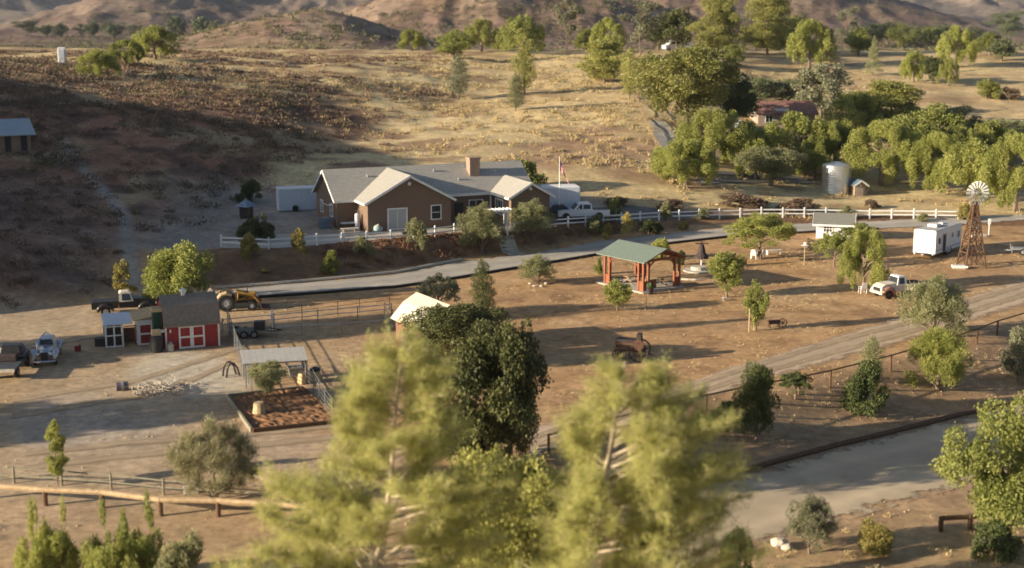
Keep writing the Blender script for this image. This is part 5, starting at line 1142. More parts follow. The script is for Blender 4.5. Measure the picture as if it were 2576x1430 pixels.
def wheel(t,c,r,w,spokes=0,tm='black',hm='grey',ax='y',name='wheel'):
    m=MB();m.lathe([(r*.62,-w/2),(r*.95,-w/2),(r,-w*.3),(r,w*.3),(r*.95,w/2),(r*.62,w/2)] if not spokes else [(r*.88,-w/2),(r,-w/2),(r,w/2),(r*.88,w/2)],22,axis=ax,c=c)
    m.f.pop();m.f.pop();m.m=m.m[:len(m.f)]
    n=22;base=len(m.v)-n*(6 if not spokes else 4);L2=(6 if not spokes else 4)-1
    for j in range(n): m.f.append((base+L2*n+j,base+L2*n+(j+1)%n,base+(j+1)%n,base+j));m.m.append(0)
    o=m.build(name,tm,t)
    h=MB()
    if spokes:
        for i in range(spokes):
            a=2*math.pi*i/spokes;d=(math.cos(a)*r*.9,0,math.sin(a)*r*.9) if ax=='y' else (0,math.cos(a)*r*.9,math.sin(a)*r*.9)
            h.beam(c,(c[0]+d[0],c[1]+d[1],c[2]+d[2]),.04)
        h.lathe([(0,-w),(r*.14,-w),(r*.14,w),(0,w)],10,axis=ax,c=c)
        h.build('spokes',hm,o)
    else:
        h.lathe([(0,-w*.38),(r*.3,-w*.42),(r*.62,-w*.3),(r*.62,w*.3),(r*.3,w*.42),(0,w*.38)],18,axis=ax,c=c);h.build('rim',hm,o)
    return o
wheel(t,(.62,0,.38),.38,.06,8,'rust','rust')
# old wagon / thresher
t=put('old_farm_wagon','weathered old farm machine with spoked wheels on the bare slope by the pines','wagon',1590,905,R(-14))
t.scale=(1.0,1.0,1.0)
m=MB();m.box(-1.15,.25,-.45,.45,.85,1.55,b=.03,top=(1.05,1.1));m.build('bin','darkiron',t)
m=MB();m.box(-1.2,.3,-.52,-.47,1.2,1.35).box(-1.2,.3,-.52,-.47,.85,.98);m.build('slat','postwood',t)
m=MB();m.box(.3,.75,-.45,.45,.7,2.0,top=(.7,.9));m.build('hopper','darkiron',t)
m=MB();m.beam((-1.2,-.35,.75),(1.0,-.35,.75),.12).beam((-1.2,.35,.75),(1.0,.35,.75),.12).beam((-1,-.5,.55),(-1,.5,.55),.1).beam((.55,-.75,.62),(.55,.75,.62),.1).beam((.9,0,.7),(2.2,-.3,.15),.1);m.build('chassis','darkiron',t)
wheel(t,(.55,-.72,.72),.72,.1,10,'darkiron','rust');wheel(t,(.55,.72,.72),.72,.1,10,'darkiron','rust');wheel(t,(-.95,-.5,.45),.45,.09,8,'darkiron','rust');wheel(t,(-.95,.5,.45),.45,.09,8,'darkiron','rust')
m=MB();m.lathe([(0,-.05),(.4,-.05),(.4,.05),(0,.05)],16,axis='y',c=(.6,-.9,1.35));m.build('flywheel','rust',t)
# little white house
p=T(2052,604);k=thing('small_white_house','little white cottage shed with a grey roof behind green trees','shed',p,R(-14))
m=MB();gm=MB();tm_=MB();gable(m,gm,tm_,'x',0,3.8,0,2.9,1.95,2.75,o0=.35,o1=.35,oc=.5,th=.08);m.build('wall','white',k);gm.build('roof',stripes('grey_cottage_roof',(.20,.195,.17),(.17,.165,.145),.25,1,.9,0,.5,.1),k);tm_.build('trim','white',k)
window(k,(1.25,0,1.3),(0,-1),.95,.75,(3,2));m=MB();m.box(2.3,3.1,-.05,0,.05,1.85);d=m.build('door','white',k);m=MB();m.blob((2.4,-.08,.95),(.05,.05,.05),1,0);m.build('handle','galv',d)
m=MB();m.box(-.2,4.0,-.55,.0,1.72,1.78);m.build('porch_awning','white',k)
t=put('wooden_crate','yellowish wooden slat box in front of the little white house','crate',2048,626,R(-12))
m=MB()
for i in range(4): m.box(-.75,.75,-.45,-.40,.08+i*.26,.28+i*.26).box(-.75,.75,.40,.45,.08+i*.26,.28+i*.26).box(-.75,-.70,-.4,.4,.08+i*.26,.28+i*.26).box(.7,.75,-.4,.4,.08+i*.26,.28+i*.26)
m.build('slat','log',t);m=MB()
for x in (-.7,.7):
    for y in (-.39,.39): m.box(x-.05,x+.05,y-.05,y+.05,0,1.1)
m.build('post','wood',t)
# ------------------------------------------------------------------ RV TRAILER
p=T(2296,646);t=thing('travel_trailer','white travel trailer with a bright blank end and a shaded window side','trailer',p,R(-38))
# local x to the right across its end (2.35 m), y = its length away
m=MB();m.ring([[(0,y0,.45),(2.35,y0,.45),(2.35,y0,2.75),(2.28,y0,2.85),(.07,y0,2.85),(0,y0,2.75)] for y0 in (0,7.0)]);m.build('body','rv',t)
m=MB();m.box(.05,2.3,.1,6.9,2.853,2.90);r=m.build('roof','rvroof',t)
m=MB();m.box(.5,1.5,2.2,3.4,2.9,3.2,b=.05);m.build('air_conditioner','white',r);m=MB();m.box(.7,1.2,4.6,5.2,2.9,3.05,b=.04);m.build('roof_vent','white',r)
m=MB();m.tube([(.8,-.02,1.95),(1.0,-.02,2.02),(1.15,-.02,1.93),(1.3,-.02,1.88),(1.55,-.02,1.90)],.025,5).tube([(.85,-.02,1.9),(1.1,-.02,1.88),(1.4,-.02,1.8)],.015,5);m.build('swoosh_decal','greydecal',t)
window(t,(2.35,.9,1.75),(1,0),.7,.65,(1,1),'glass',.05);window(t,(2.35,4.4,1.95),(1,0),.45,.5,(1,1),'glass',.05);window(t,(2.35,6.1,1.85),(1,0),.6,.7,(1,1),'glass',.05)
m=MB();m.box(2.33,2.38,1.9,2.65,.5,2.25);d=m.build('door','glass',t);m=MB();m.box(2.38,2.41,1.82,1.9,.5,2.3).box(2.38,2.41,2.65,2.73,.5,2.3).box(2.38,2.41,1.82,2.73,2.25,2.33);m.build('door_frame','greydecal',d)
m=MB();m.box(2.35,2.37,.2,6.8,.72,.86);m.build('stripe_decal','greydecal',t)
m=MB();m.box(2.32,2.42,3.0,3.9,.25,.6);m.build('steps','galv',t)
for x in (.08,2.27):
    for y in (3.3,4.2): wheel(t,(x,y,.34),.34,.2,0,'black','grey',ax='x')
m=MB();m.beam((.4,0,.42),(.4,7,.42),.12).beam((1.95,0,.42),(1.95,7,.42),.12).beam((-.02,-.08,.42),(2.37,-.08,.42),.12,.16);m.build('chassis','blackm',t)
m=MB();m.box(.15,.3,-.15,-.02,.35,.55).box(2.05,2.2,-.15,-.02,.35,.55).box(.95,1.3,-.14,-.02,.3,.42);m.build('bumper_fitting','white',t)
# ------------------------------------------------------------------ WINDMILL
p=T(2443,672);hw=p[1];ztop=aty(2449,485,hw)[2]-p[2]
t=thing('windmill','wooden tower windmill with a round white-bladed wheel','windmill',p,R(8))
zt=ztop-1.0;B_=1.05;Tp=.18
def leg(sx,sy,z): k=B_+(Tp-B_)*(z/zt);return (sx*k,sy*k,z)
for sx,sy in ((-1,-1),(1,-1),(1,1),(-1,1)):
    m=MB();m.beam(leg(sx,sy,-.1),leg(sx,sy,zt),.13);m.build('leg','postwood',t)
cr=MB();lv=[.15,1.5,2.7,3.8,4.7,zt-.2]
C4=((-1,-1),(1,-1),(1,1),(-1,1))
for a,b in zip(lv[:-1],lv[1:]):
    for i in range(4):
        s0,s1=C4[i],C4[(i+1)%4];cr.beam(leg(*s0,a),leg(*s1,b),.07).beam(leg(*s1,a),leg(*s0,b),.07).beam(leg(*s0,b),leg(*s1,b),.09)
cr.build('cross_braces','postwood',t)
m=MB();m.box(-.32,.32,-.32,.32,zt,zt+.12).tube([(0,0,zt),(0,0,ztop)],.07,8);m.build('platform','postwood',t)
m=MB();m.tube([(0,0,0),(0,0,zt)],.05,6);m.build('pump_rod','rust',t)
m=MB();m.box(-.25,.25,-.3,.5,ztop-.2,ztop+.2,b=.06);hd=m.build('gearbox','galv',t)
wr=aty(2449,455,hw)[2]-aty(2449,485,hw)[2]
wm=MB()
for i in range(18):
    a=2*math.pi*i/18
    for r0,r1 in ((.40,1.0),):
        A=[]
        for r,dw,off in ((wr*r0,.055,0),(wr*r1,.115,0)):
            for s_ in (-1,1):
                aa=a+s_*dw;A.append((math.cos(aa)*r,-.38+s_*.05,ztop+math.sin(aa)*r))
        B=[(q[0],q[1]-.012,q[2]) for q in A]
        wm.add(A+B,[(0,1,3,2),(4,6,7,5),(0,2,6,4),(1,5,7,3),(0,4,5,1),(2,3,7,6)])
wl_=wm.build('wheel','white',t)
m=MB();m.lathe([(0,-.1),(.13,-.1),(.13,.1),(0,.1)],10,axis='y',c=(0,-.38,ztop))
for r in (.42,.72):
    m.tube([(math.cos(2*math.pi*i/24)*wr*r,-.34,ztop+math.sin(2*math.pi*i/24)*wr*r) for i in range(25)],.018,5)
for i in range(6): a=math.pi*i/3;m.beam((0,-.36,ztop),(math.cos(a)*wr*.72,-.36,ztop+math.sin(a)*wr*.72),.03)
m.build('rim','galv',wl_)
m=MB();m.beam((0,.3,ztop),(.25,1.2,ztop),.05).add([(.22,1.1,ztop-.35),(.42,1.85,ztop-.5),(.42,1.85,ztop+.5),(.22,1.1,ztop+.3),(.24,1.1,ztop-.35),(.44,1.85,ztop-.5),(.44,1.85,ztop+.5),(.24,1.1,ztop+.3)],[(0,1,2,3),(7,6,5,4),(0,4,5,1),(1,5,6,2),(2,6,7,3),(3,7,4,0)]);m.build('tail_vane','galv',t)
m=MB();m.blob((.25,-.3,zt*.62),(.14,.1,.28),4,.25);m.build('white_bucket','white',t)
t=put('stone_slab','white slab trough on the ground at the foot of the windmill','trough',2414,676,R(-8));m=MB();m.box(-.75,.75,-.42,.42,.12,.32,b=.03);m.build('slab','white',t);m=MB();m.box(-.65,.65,-.35,.35,0,.12);m.build('base','stone',t)
t=put('road_sign','thin white post by the road right of the windmill','post',2487,594);m=MB();m.tube([(0,0,-.1),(0,0,1.9)],.06,6);m.build('post','white',t);m=MB();m.box(-.15,.15,-.05,.02,1.3,1.95);m.build('plate','white',t)
t=put('concrete_block','long white kerb block lying by the road right of the windmill','block',2462,596,R(4));m=MB();m.box(-.9,.9,-.2,.2,0,.28,b=.05);m.build('block','stone',t)
t=put('utility_trailer','small grey flat trailer cut by the right edge','trailer',2562,640,R(-10));m=MB();m.box(-.8,1.2,-.6,.6,.55,.68);m.build('bed','galv',t);m=MB();m.beam((-.8,-.5,.5),(-1.6,0,.4),.08).beam((-.8,.5,.5),(-1.6,0,.4),.08).beam((-.75,-.55,.1),(-.75,-.55,1.0),.06).beam((-.75,.55,.1),(-.75,.55,1.0),.06);m.build('frame','grey',t);wheel(t,(.3,-.68,.33),.33,.15)
# ------------------------------------------------------------------ WATER TANK AND PUMP SHED
p=T(2101,486);rt=34.5*p[1]/F;ht=aty(2101,416,p[1])[2]-p[2]
t=thing('water_tank','tall shiny corrugated steel water tank','water tank',p,0)
m=MB();pr=[(0,-.1)]
for i in range(25): 
    z=ht*i/24;pr+=[(rt,z)] if i%2 else [(rt*.988,z)]
pr+=[(0,ht)];m.lathe(pr,40);m.build('wall','tankm',t)
m=MB();m.lathe([(rt*1.02,ht-.06),(rt*1.02,ht+.06),(rt*.3,ht+.40),(.25,ht+.48),(0,ht+.48)],40);m.build('roof','tankm',t)
m=MB();m.tube([(rt+.06,-.3,0),(rt+.06,-.3,ht)],.04);m.build('inlet_pipe','galv',t)
p=T(2150,494);k=thing('pump_shed','tiny brown shed with white gable boards beside the steel tank','shed',p,R(12))
m=MB();gm=MB();tm_=MB();gable(m,gm,tm_,'y',0,2.2,0,1.45,1.5,2.0,o0=.3,o1=.2,oc=.28,th=.07);m.build('wall',mat('tan_plank',(.33,.24,.16),.85,4,.25),k);gm.build('roof','bluegrey',k)
m=MB()
for a,b in (((-.35,1.28),(.725,2.0)),((1.8,1.28),(.725,2.0))): m.beam((a[0],-.36,a[1]),(b[0],-.36,b[1]),.06,.2)
m.build('gable_board','white',k);bpy.data.meshes.remove(bpy.data.meshes.new('x'))
m=MB();m.lathe([(0,-.05),(.13,-.05),(.06,-.0),(0,0)],8,axis='y',c=(.72,-.02,1.35));m.build('lamp','white',k)
m=MB();m.box(.25,1.15,-.04,0,0,1.25);m.build('door','tanwall',k)
t=put('leaning_board','white board leaning beside the pump shed','board',2176,492,R(10));m=MB();m.beam((0,0,0),(.35,.1,.75),.18,.05);m.build('board','white',t);m=MB();m.beam((.0,.1,.0),(.1,.1,.06),.1);m.build('footing','stone',t)
# playhouse with blue roof at left
p=T(620,548);k=thing('playhouse','small hut with a blue-grey pyramid roof in the hill shade behind the fence','hut',p,R(15))
m=MB();m.box(-.7,.7,-.7,.7,0,1.3);m.build('wall','darkiron',k);m=MB();m.lathe([(0,1.3),(1.25,1.28),(.15,2.0),(0,2.05)],4);o=m.build('roof',mat('blue_hut_roof',(.22,.28,.36),.7,3,.15),k);m=MB();m.blob((0,0,2.08),(.1,.1,.1),1,0);m.build('finial','grey',o)
# hut at the left edge on the hill
p=T(48,385);k=thing('hillside_house','brown house with a pale blue metal roof at the left edge on the hillside','house',(p[0],p[1],p[2]),R(28))
m=MB();m.box(-8.0,1.4,-.2,6,-2.0,2.3);m.build('wall',mat('hill_house_wall',(.30,.20,.15),.9,3,.15),k)
m=MB();m.ring([[(x,-.9,2.2),(x,3,3.8),(x,6.9,2.2),(x,6.9,2.1),(x,-.9,2.1)] for x in (-8.5,1.9)]);m.build('roof',mat('pale_blue_roof',(.36,.42,.47),.5,2,.1),k)
for x in (-1.2,.6): m=MB();m.box(x-.35,x+.35,-.26,-.2,.2,2.2);m.build('door','darkiron',k)
# white portable toilet on hill crest
t=put('portable_toilet','narrow upright white booth alone on the left hill crest','booth',157,160,R(10));zz=aty(157,122,t.location[1])[2]-t.location[2];m=MB();m.box(-.6,.6,-.55,.55,0,zz,b=.08);m.build('body','white',t);m=MB();m.box(-.65,.65,-.6,.6,zz,zz+.15,top=(.8,.6));m.build('roof','white',t);m=MB();m.box(-.4,.4,-.6,-.55,.1,zz-.2);m.build('door','container',t)
# red roof house in the trees
p=T(1965,322);k=thing('red_roof_house','low house with a red tile roof half hidden in the trees','house',p,R(6))
m=MB();gm=MB();gable(m,gm,None,'x',-3.8,5.5,0,6,2.4,3.9,oc=.7);m.build('wall','tanwall',k);gm.build('roof','redtile',k)
m=MB();m.box(-.8,1.2,.1,1.6,2.62,3.0);m.build('skylight_panel','container',k)
for x in (-2,1.8): window(k,(x,0,1.4),(0,-1),1.2,1.1,(2,1))
# ------------------------------------------------------------------ VEHICLES
def pickup(name,label,base,rz,paint,L=5.9,W=2.0,old=False,tyre='black',bed_in='blackm',cabm=None,hub='chrome',crew=True,group=None):
    """front towards -x"""
    t=thing(name,label,'pickup truck',base,rz,group)
    hf=1.08 if not old else 1.05
    xc0,xc1=(L*.30,L*.66) if crew else (L*.36,L*.58)
    m=MB()
    if not old:
        m.prism([(.05,.45),(.0,.75),(.06,1.0),(.35,1.10),(L*.27,1.16),(xc0,1.18),(xc1,1.18),(xc1,1.12),(L-.02,1.10),(L,.6),(L-.1,.48)],-W/2,W/2,zs=.8,inset=.08)
    else:
        m.prism([(.15,.55),(.05,.8),(.12,1.1),(.5,1.28),(xc0,1.36),(xc1,1.32),(xc1,.6)],-W*.36,W*.36,zs=.9,inset=.12)
        m.prism([(xc1+.05,.62),(xc1+.05,1.2),(L,1.2),(L,.62)],-W*.42,W*.42)
    body=m.build('body',paint,t)
    m=MB();zr=1.88 if not old else 1.92
    m.prism([(xc0-.02,1.15),(xc0+(.62 if not old else .2),zr-.03),(xc0+(.8 if not old else .35),zr),(xc1-.22,zr),(xc1-.04,zr-.1),(xc1,1.12)],-W/2+.06 if not old else -W*.38,W/2-.06 if not old else W*.38,zs=1.2,inset=.22)
    cab=m.build('cab',cabm or paint,t)
    def yw(z): return (W/2-.06 if not old else W*.38)-max(0,z-1.2)*.22
    def side(x0,x1,z0,z1,s,sl=0.):
        e=.012
        return [(x0,s*(yw(z0)+e),z0),(x1,s*(yw(z0)+e),z0),(x1,s*(yw(z1)+e),z1),(x0+sl,s*(yw(z1)+e),z1)]
    spans=[(xc0+.35,(xc0+xc1)/2-.05,.42),((xc0+xc1)/2+.06,xc1-.2,0)] if crew else [(xc0+.18,xc1-.25,.08)]
    for s in (-1,1):
        for a,b,sl in spans:
            q=side(a,b,1.24,zr-.14,s,sl);m=MB();m.add(q+[(x,y-s*.04,z) for x,y,z in q],[(0,1,2,3),(7,6,5,4),(0,4,5,1),(1,5,6,2),(2,6,7,3),(3,7,4,0)]);m.build('window','glass',cab)
    m=MB();xa,xb=(xc0+.04,xc0+.56) if not old else (xc0-.005,xc0+.16)
    y0,y1=yw(1.25)-.08,yw(zr)-.06
    q=[(xa-.03,-y0,1.24),(xa-.03,y0,1.24),(xb-.03,y1,zr-.1),(xb-.03,-y1,zr-.1)];m.add(q+[(x+.06,y,z-.03) for x,y,z in q],[(0,1,2,3),(7,6,5,4),(0,4,5,1),(1,5,6,2),(2,6,7,3),(3,7,4,0)]);m.build('windscreen','glass',cab)
    m=MB();m.add([(xc1-.0,-.6,1.28),(xc1-.0,.6,1.28),(xc1-.06,.55,zr-.16),(xc1-.06,-.55,zr-.16),(xc1+.02,-.6,1.28),(xc1+.02,.6,1.28),(xc1-.03,.55,zr-.16),(xc1-.03,-.55,zr-.16)],[(3,2,1,0),(4,5,6,7),(0,1,5,4),(1,2,6,5),(2,3,7,6),(3,0,4,7)]);m.build('rear_window','glass',cab)
    m=MB();m.box(xc1+.12,L-.1,-W/2+.16 if not old else -W*.36,W/2-.16 if not old else W*.36,1.125 if not old else 1.205,1.14 if not old else 1.22);m.build('bed',bed_in,t)
    rw=.39
    for x in (L*.155,L*.79):
        for s in (-1,1):
            wheel(t,(x,s*(W/2-.14),rw),rw,.24,0,tyre,hub)
            if old:
                m=MB();rr=[]
                for i in range(9):
                    a=math.pi*(.02+.98*i/8);rr.append((x-math.cos(a)*.62,s*(W/2-.17),rw+math.sin(a)*.56-.02))
                m.tube(rr,[.10]+[.2]*7+[.10],8);m.build('fender',paint,t,smooth=True)
            else:
                m=MB();m.lathe([(rw*1.02,-.02),(rw*1.16,-.02),(rw*1.16,.02),(rw*1.02,.02)],20,axis='y',c=(x,s*(W/2-.02),rw+.03));m.build('wheel_arch','blackm',t)
    m=MB();m.box(-.06,.04,-W*.46,W*.46,.42,.62,b=.03);m.build('bumper','chrome' if not old else paint,t)
    for s in (-1,1):
        m=MB();m.blob((.06,s*W*(.36 if not old else .42),.88),(.08,.14,.11),1,0);m.build('headlight','chrome',t)
    m=MB();m.box(-.0,.06,-W*.24,W*.24,.68,.98);m.build('grille','blackm',t)
    if not old:
        m=MB();m.box(xc0+.5,xc0+.62,-W/2-.2,-W/2-.02,1.2,1.42).box(xc0+.5,xc0+.62,W/2+.02,W/2+.2,1.2,1.42);m.build('side_mirror',paint,t)
    return t
p=T(1400,556);pickup('pickup_truck','white crew-cab pickup truck parked in front of the white cargo trailer',(p[0],p[1]+.5,h1(p[0],p[1])+.06),R(9),'whitecar',L=5.9)
p=T(1378,556);t=thing('dark_car','dark parked car nose behind the feathery tree, left of the white pickup','car',(p[0]-.8,p[1]+1.3,h1(p[0],p[1])+.05),R(8))
m=MB();m.prism([(0,.35),(0,.8),(.9,.95),(1.6,1.5),(2.6,1.55),(3.3,1.0),(3.5,.9),(3.5,.35)],-.85,.85,zs=.95,inset=.3);m.build('body','blackcar',t)
for x in (.7,2.8):
    for s_ in (-1,1): wheel(t,(x,s_*.78,.33),.33,.2)
m=MB();m.box(1.35,2.7,-.72,.72,1.0,1.02);m.build('window_line','glass',t)
p=T(222,800);q=T(395,790)
pickup('old_truck','old black pickup truck with a pale rounded cab behind the chicken coop',(q[0]-.3,q[1]+1.1,h1(q[0],q[1])),math.atan2(p[1]-q[1],p[0]-q[0]),'blackcar',L=5.3,W=2.0,old=True,cabm='rustwhite',crew=False,hub='rustwhite')
t=bpy.context.scene.objects[-1]
p=T(2200,752);pickup('old_pickup','rust-streaked white vintage pickup with bulging fenders beside the dirt road',(p[0]+.2,p[1]+.3,h1(p[0],p[1])),R(22),'rustwhite',L=4.7,W=1.95,old=True,crew=False,hub='rust',cabm='white',bed_in='rust')
# rusty bonnet patch and fenders are part of its own skin: pink rusted near fender
for o in list(sc.objects):
    if o.parent and o.parent.name.startswith('old_pickup') and o.name.startswith('fender') and o.data.vertices[0].co.y<0 and o.data.vertices[0].co.x<2: o.data.materials[0]=M['rustpink'];o['label']='rusty pink front fender'
# far white truck and vans
p=T(1893,330);pickup('far_truck','white pickup truck in the gap between trees below the red roof',(p[0],p[1],p[2]+.05),R(170),'whitecar',L=5.4)
t=scobj=None
for i,(u,v,l,rz) in enumerate(((1694,128,'left white van parked under the plateau trees',20),(1722,122,'right white van parked under the plateau trees, half hidden by the lit pine',15))):
    p=T(u,v);t=thing('parked_van',l,'van',p,R(rz),'vans under the plateau trees');m=MB();m.prism([(-2.4,.4),(-2.4,1.2),(-1.7,1.4),(-1.1,2.3),(2.4,2.4),(2.4,.4)],-1,1,zs=1.2,inset=.1);m.build('body','whitecar',t);m=MB();m.box(-1.0,1.9,-1.0,-.9,1.5,2.0);m.build('window','glass',t)
    for x in (-1.5,1.5): wheel(t,(x,-.9,.38),.38,.25)
# silver vintage car facing the camera
p=T(116,908);t=thing('silver_car','silver vintage car with round fenders and upright grille facing the camera','car',(p[0],p[1]+.4,h1(p[0],p[1])),R(-78))
# front towards +x in local, rotated to face the camera
def sect(x,w,zb,zt_,k=.75): return [(x,-w,zb),(x,-w*1.0,zb+(zt_-zb)*.5),(x,-w*k,zt_-.05),(x,0,zt_),(x,w*k,zt_-.05),(x,w*1.0,zb+(zt_-zb)*.5),(x,w,zb)]
m=MB();m.ring([sect(2.0,.30,.45,1.02,.8),sect(1.9,.36,.4,1.12,.8),sect(1.2,.48,.4,1.2),sect(.5,.58,.4,1.24),sect(-.4,.68,.4,1.26),sect(-1.6,.68,.4,1.2),sect(-2.2,.55,.42,1.0),sect(-2.4,.4,.5,.75)]);m.build('body','silver',t,smooth=True)
m=MB();m.ring([[(.45,-.58,1.18),(.45,.58,1.18),(.2,.45,1.62),(.2,-.45,1.62)],[(-1.2,-.6,1.18),(-1.2,.6,1.18),(-.95,.46,1.66),(-.95,-.46,1.66)]]);cb=m.build('cabin','silver',t)
m=MB();m.add([(.46,-.5,1.25),(.46,.5,1.25),(.25,.4,1.57),(.25,-.4,1.57),(.50,-.5,1.25),(.50,.5,1.25),(.29,.4,1.57),(.29,-.4,1.57)],[(3,2,1,0),(4,5,6,7),(0,1,5,4),(1,2,6,5),(2,3,7,6),(3,0,4,7)]);m.build('windscreen','glass',cb)
m=MB();m.tube([(.3,-.5,1.6),(.0,-.1,2.0),(-.1,0,2.05),(.0,.1,2.0),(.3,.5,1.6)],.05);m.build('hood_frame','silver',t)
for s_ in (-1,1):
    m=MB();m.tube([(2.15,s_*.72,.45),(2.05,s_*.74,.78),(1.6,s_*.76,.95),(1.0,s_*.76,.86),(.3,s_*.76,.5),(-.6,s_*.76,.42)],[.12,.22,.25,.22,.14,.1],10);m.build('front_fender','silver',t,smooth=True)
    m=MB();m.tube([(-.9,s_*.74,.5),(-1.2,s_*.76,.85),(-1.6,s_*.76,.95),(-2.1,s_*.74,.7),(-2.3,s_*.7,.45)],[.1,.2,.24,.2,.1],10);m.build('rear_fender','silver',t,smooth=True)
    m=MB();m.blob((2.15,s_*.45,.92),(.14,.15,.15),1,0);m.build('headlight','chrome',t,smooth=True);m=MB();m.blob((2.25,s_*.74,.68),(.1,.1,.1),2,0);m.build('side_lamp','chrome',t,smooth=True)
    for x in (1.55,-1.55): wheel(t,(x,s_*.72,.34),.34,.16)
m=MB();m.box(2.0,2.08,-.26,.26,.42,1.02,b=.03);m.build('grille','darkiron',t);m=MB();m.tube([(2.3,-.8,.42),(2.42,-.3,.42),(2.42,.3,.42),(2.3,.8,.42)],.07,8);m.build('bumper','chrome',t)
m=MB();m.box(1.0,1.3,-.12,.12,1.2,1.23);m.build('bonnet_badge','blue',t)
# flatbed vehicle at left edge
p=T(32,940);t=thing('flatbed_truck','grey flatbed truck cut by the left edge beside the silver car','truck',(p[0]-.3,p[1]+.2,h1(p[0],p[1])),R(-84))
m=MB();m.box(-.4,2.6,-1.0,1.0,.75,.88);m.build('bed','navycar',t);m=MB();m.box(2.6,2.68,-1.0,1.0,.7,.92);m.build('tail_board','stone',t)
m=MB();m.box(-2.4,-.5,-.95,.95,.55,1.15,b=.12);m.box(-1.9,-.55,-.85,.85,1.15,1.8,b=.15,top=(.8,.85));m.build('cab','blackcar',t)
m=MB();m.box(-.3,.3,-.6,.6,.9,1.35,b=.05);m.build('engine_box','darkiron',t)
for x in (-1.7,1.4):
    for s_ in (-1,1): wheel(t,(x,s_*.85,.4),.4,.24)
# ------------------------------------------------------------------ TRACTOR
p=T(556,782);q=T(662,776);t=thing('tractor_loader','yellow backhoe tractor with front loader parked by the concrete road','tractor',(p[0],p[1]+.3,h1(p[0],p[1])),R(10))
for s_ in (-1,1): wheel(t,(.45,s_*.78,.72),.72,.42,0,'black','grey');wheel(t,(2.55,s_*.7,.42),.42,.28,0,'black','grey')
m=MB();m.box(.1,2.9,-.32,.32,.6,.85);m.build('chassis','darkiron',t)
m=MB();m.box(1.35,2.95,-.36,.36,.85,1.5,b=.08);m.build('engine_hood','yellow',t);m=MB();m.box(1.5,2.3,-.385,-.362,1.0,1.25);m.build('hood_louver','blackm',t)
m=MB();m.box(-.05,.35,-.35,.35,1.0,1.15,b=.04);m.box(-.12,.0,-.35,.35,1.15,1.6,b=.04);m.build('seat','blackm',t)
m=MB();m.beam((1.2,-.45,.6),(1.3,-.45,1.75),.12).beam((1.2,.45,.6),(1.3,.45,1.75),.12).beam((1.3,-.45,1.7),(1.3,.45,1.7),.1);m.build('loader_tower','yellow',t)
m=MB()
for s_ in (-.5,.5): m.beam((1.25,s_,1.6),(2.6,s_,1.35),.13).beam((2.6,s_,1.35),(3.35,s_,.45),.13).beam((1.4,s_,.9),(2.4,s_,1.3),.07)
m.build('loader_arm','yellow',t)
m=MB();m.ring([[(3.3,y,.1),(4.0,y,.1),(4.05,y,.16),(3.4,y,.22),(3.35,y,.75),(3.25,y,.75)] for y in (-.95,.95)]);m.build('bucket','rust',t)
m=MB();m.beam((1.15,0,1.2),(.95,0,1.65),.05).tube([(.95+.05*math.cos(a)*3.4,.2*math.sin(a),1.65) for a in [2*math.pi*i/12 for i in range(13)]],.02);m.build('steering_wheel','blackm',t)
m=MB();m.tube([(2.2,.1,1.5),(2.2,.1,2.05)],.05);m.build('exhaust','rust',t)
for s_ in (-.78,.78): m=MB();m.tube([(-.3,s_,1.1),(.0,s_,1.45),(.45,s_,1.58),(.9,s_,1.4)],[.14,.2,.2,.14],8);m.build('fender','tanbox',t)
m=MB();m.beam((-.2,0,.7),(-.9,0,1.9),.16).beam((-.9,0,1.9),(-1.5,0,1.0),.12).box(-1.7,-1.3,-.25,.25,.55,1.0);m.build('backhoe','rustwhite',t)
# flat trailer with black box
t=put('flatbed_trailer','low flat trailer with a black box on it behind the pipe panels','trailer',632,846,R(6));m=MB();m.box(-1.7,1.4,-.7,.7,.45,.55);m.build('deck','greypost',t)
m=MB();m.beam((1.4,-.6,.5),(2.4,0,.45),.08).beam((1.4,.6,.5),(2.4,0,.45),.08);m.build('hitch','blackm',t)
for x in (-.5,.3):
    for s_ in (-1,1): wheel(t,(x,s_*.8,.3),.3,.18)
m=MB();m.box(.25,1.1,-.4,.4,.55,1.2,b=.05);m.build('cargo_box','blackm',t)
t=put('storage_bin','small black bin left of the flat trailer','bin',592,842,0);m=MB();m.box(-.28,.28,-.25,.25,0,.6,b=.05);m.build('bin','blackm',t);m=MB();m.box(-.31,.31,-.28,.28,.6,.66);m.build('lid','blackm',t)
t=put('white_post','thick white pole at the right end of the flat trailer','post',686,830);m=MB();m.tube([(0,0,-.1),(0,0,1.7)],.07,8);m.build('post','white',t);m=MB();m.box(-.12,.05,-.1,.1,1.0,1.3);m.build('switch_box','white',t)
# brush pile, rocks, edging
t=put('brush_pile','pile of pale dry branches on the grey gravel patch','brush pile',408,985)
rg=np.random.default_rng(9);m=MB()
for i in range(90):
    a=rg.uniform(0,6.28);r=rg.uniform(0,1.7);x,y=math.cos(a)*r*1.25,math.sin(a)*r;L0=rg.uniform(.5,1.5);b=rg.uniform(0,6.28);e=rg.uniform(0,.9)
    m.tube([(x,y,rg.uniform(0,.3)),(x+math.cos(b)*L0*.5,y+math.sin(b)*L0*.5,.15+e*.5),(x+math.cos(b+.4)*L0,y+math.sin(b+.4)*L0,.1+e*rg.uniform(0,1))],[.035,.025,.01],4)
m.build('branches',mat('dry_branch',(.46,.40,.33),.95,4,.25),t)
V,Q,tt=clump_leaves([(rg.uniform(-1.6,1.6),rg.uniform(-1.2,1.2),.2,.5,.5,.25) for _ in range(14)],1500,.22,.05,rg,up=.2);mobj('twigs',npmesh('twigs',V,Q,'lf_pale',tt),t)
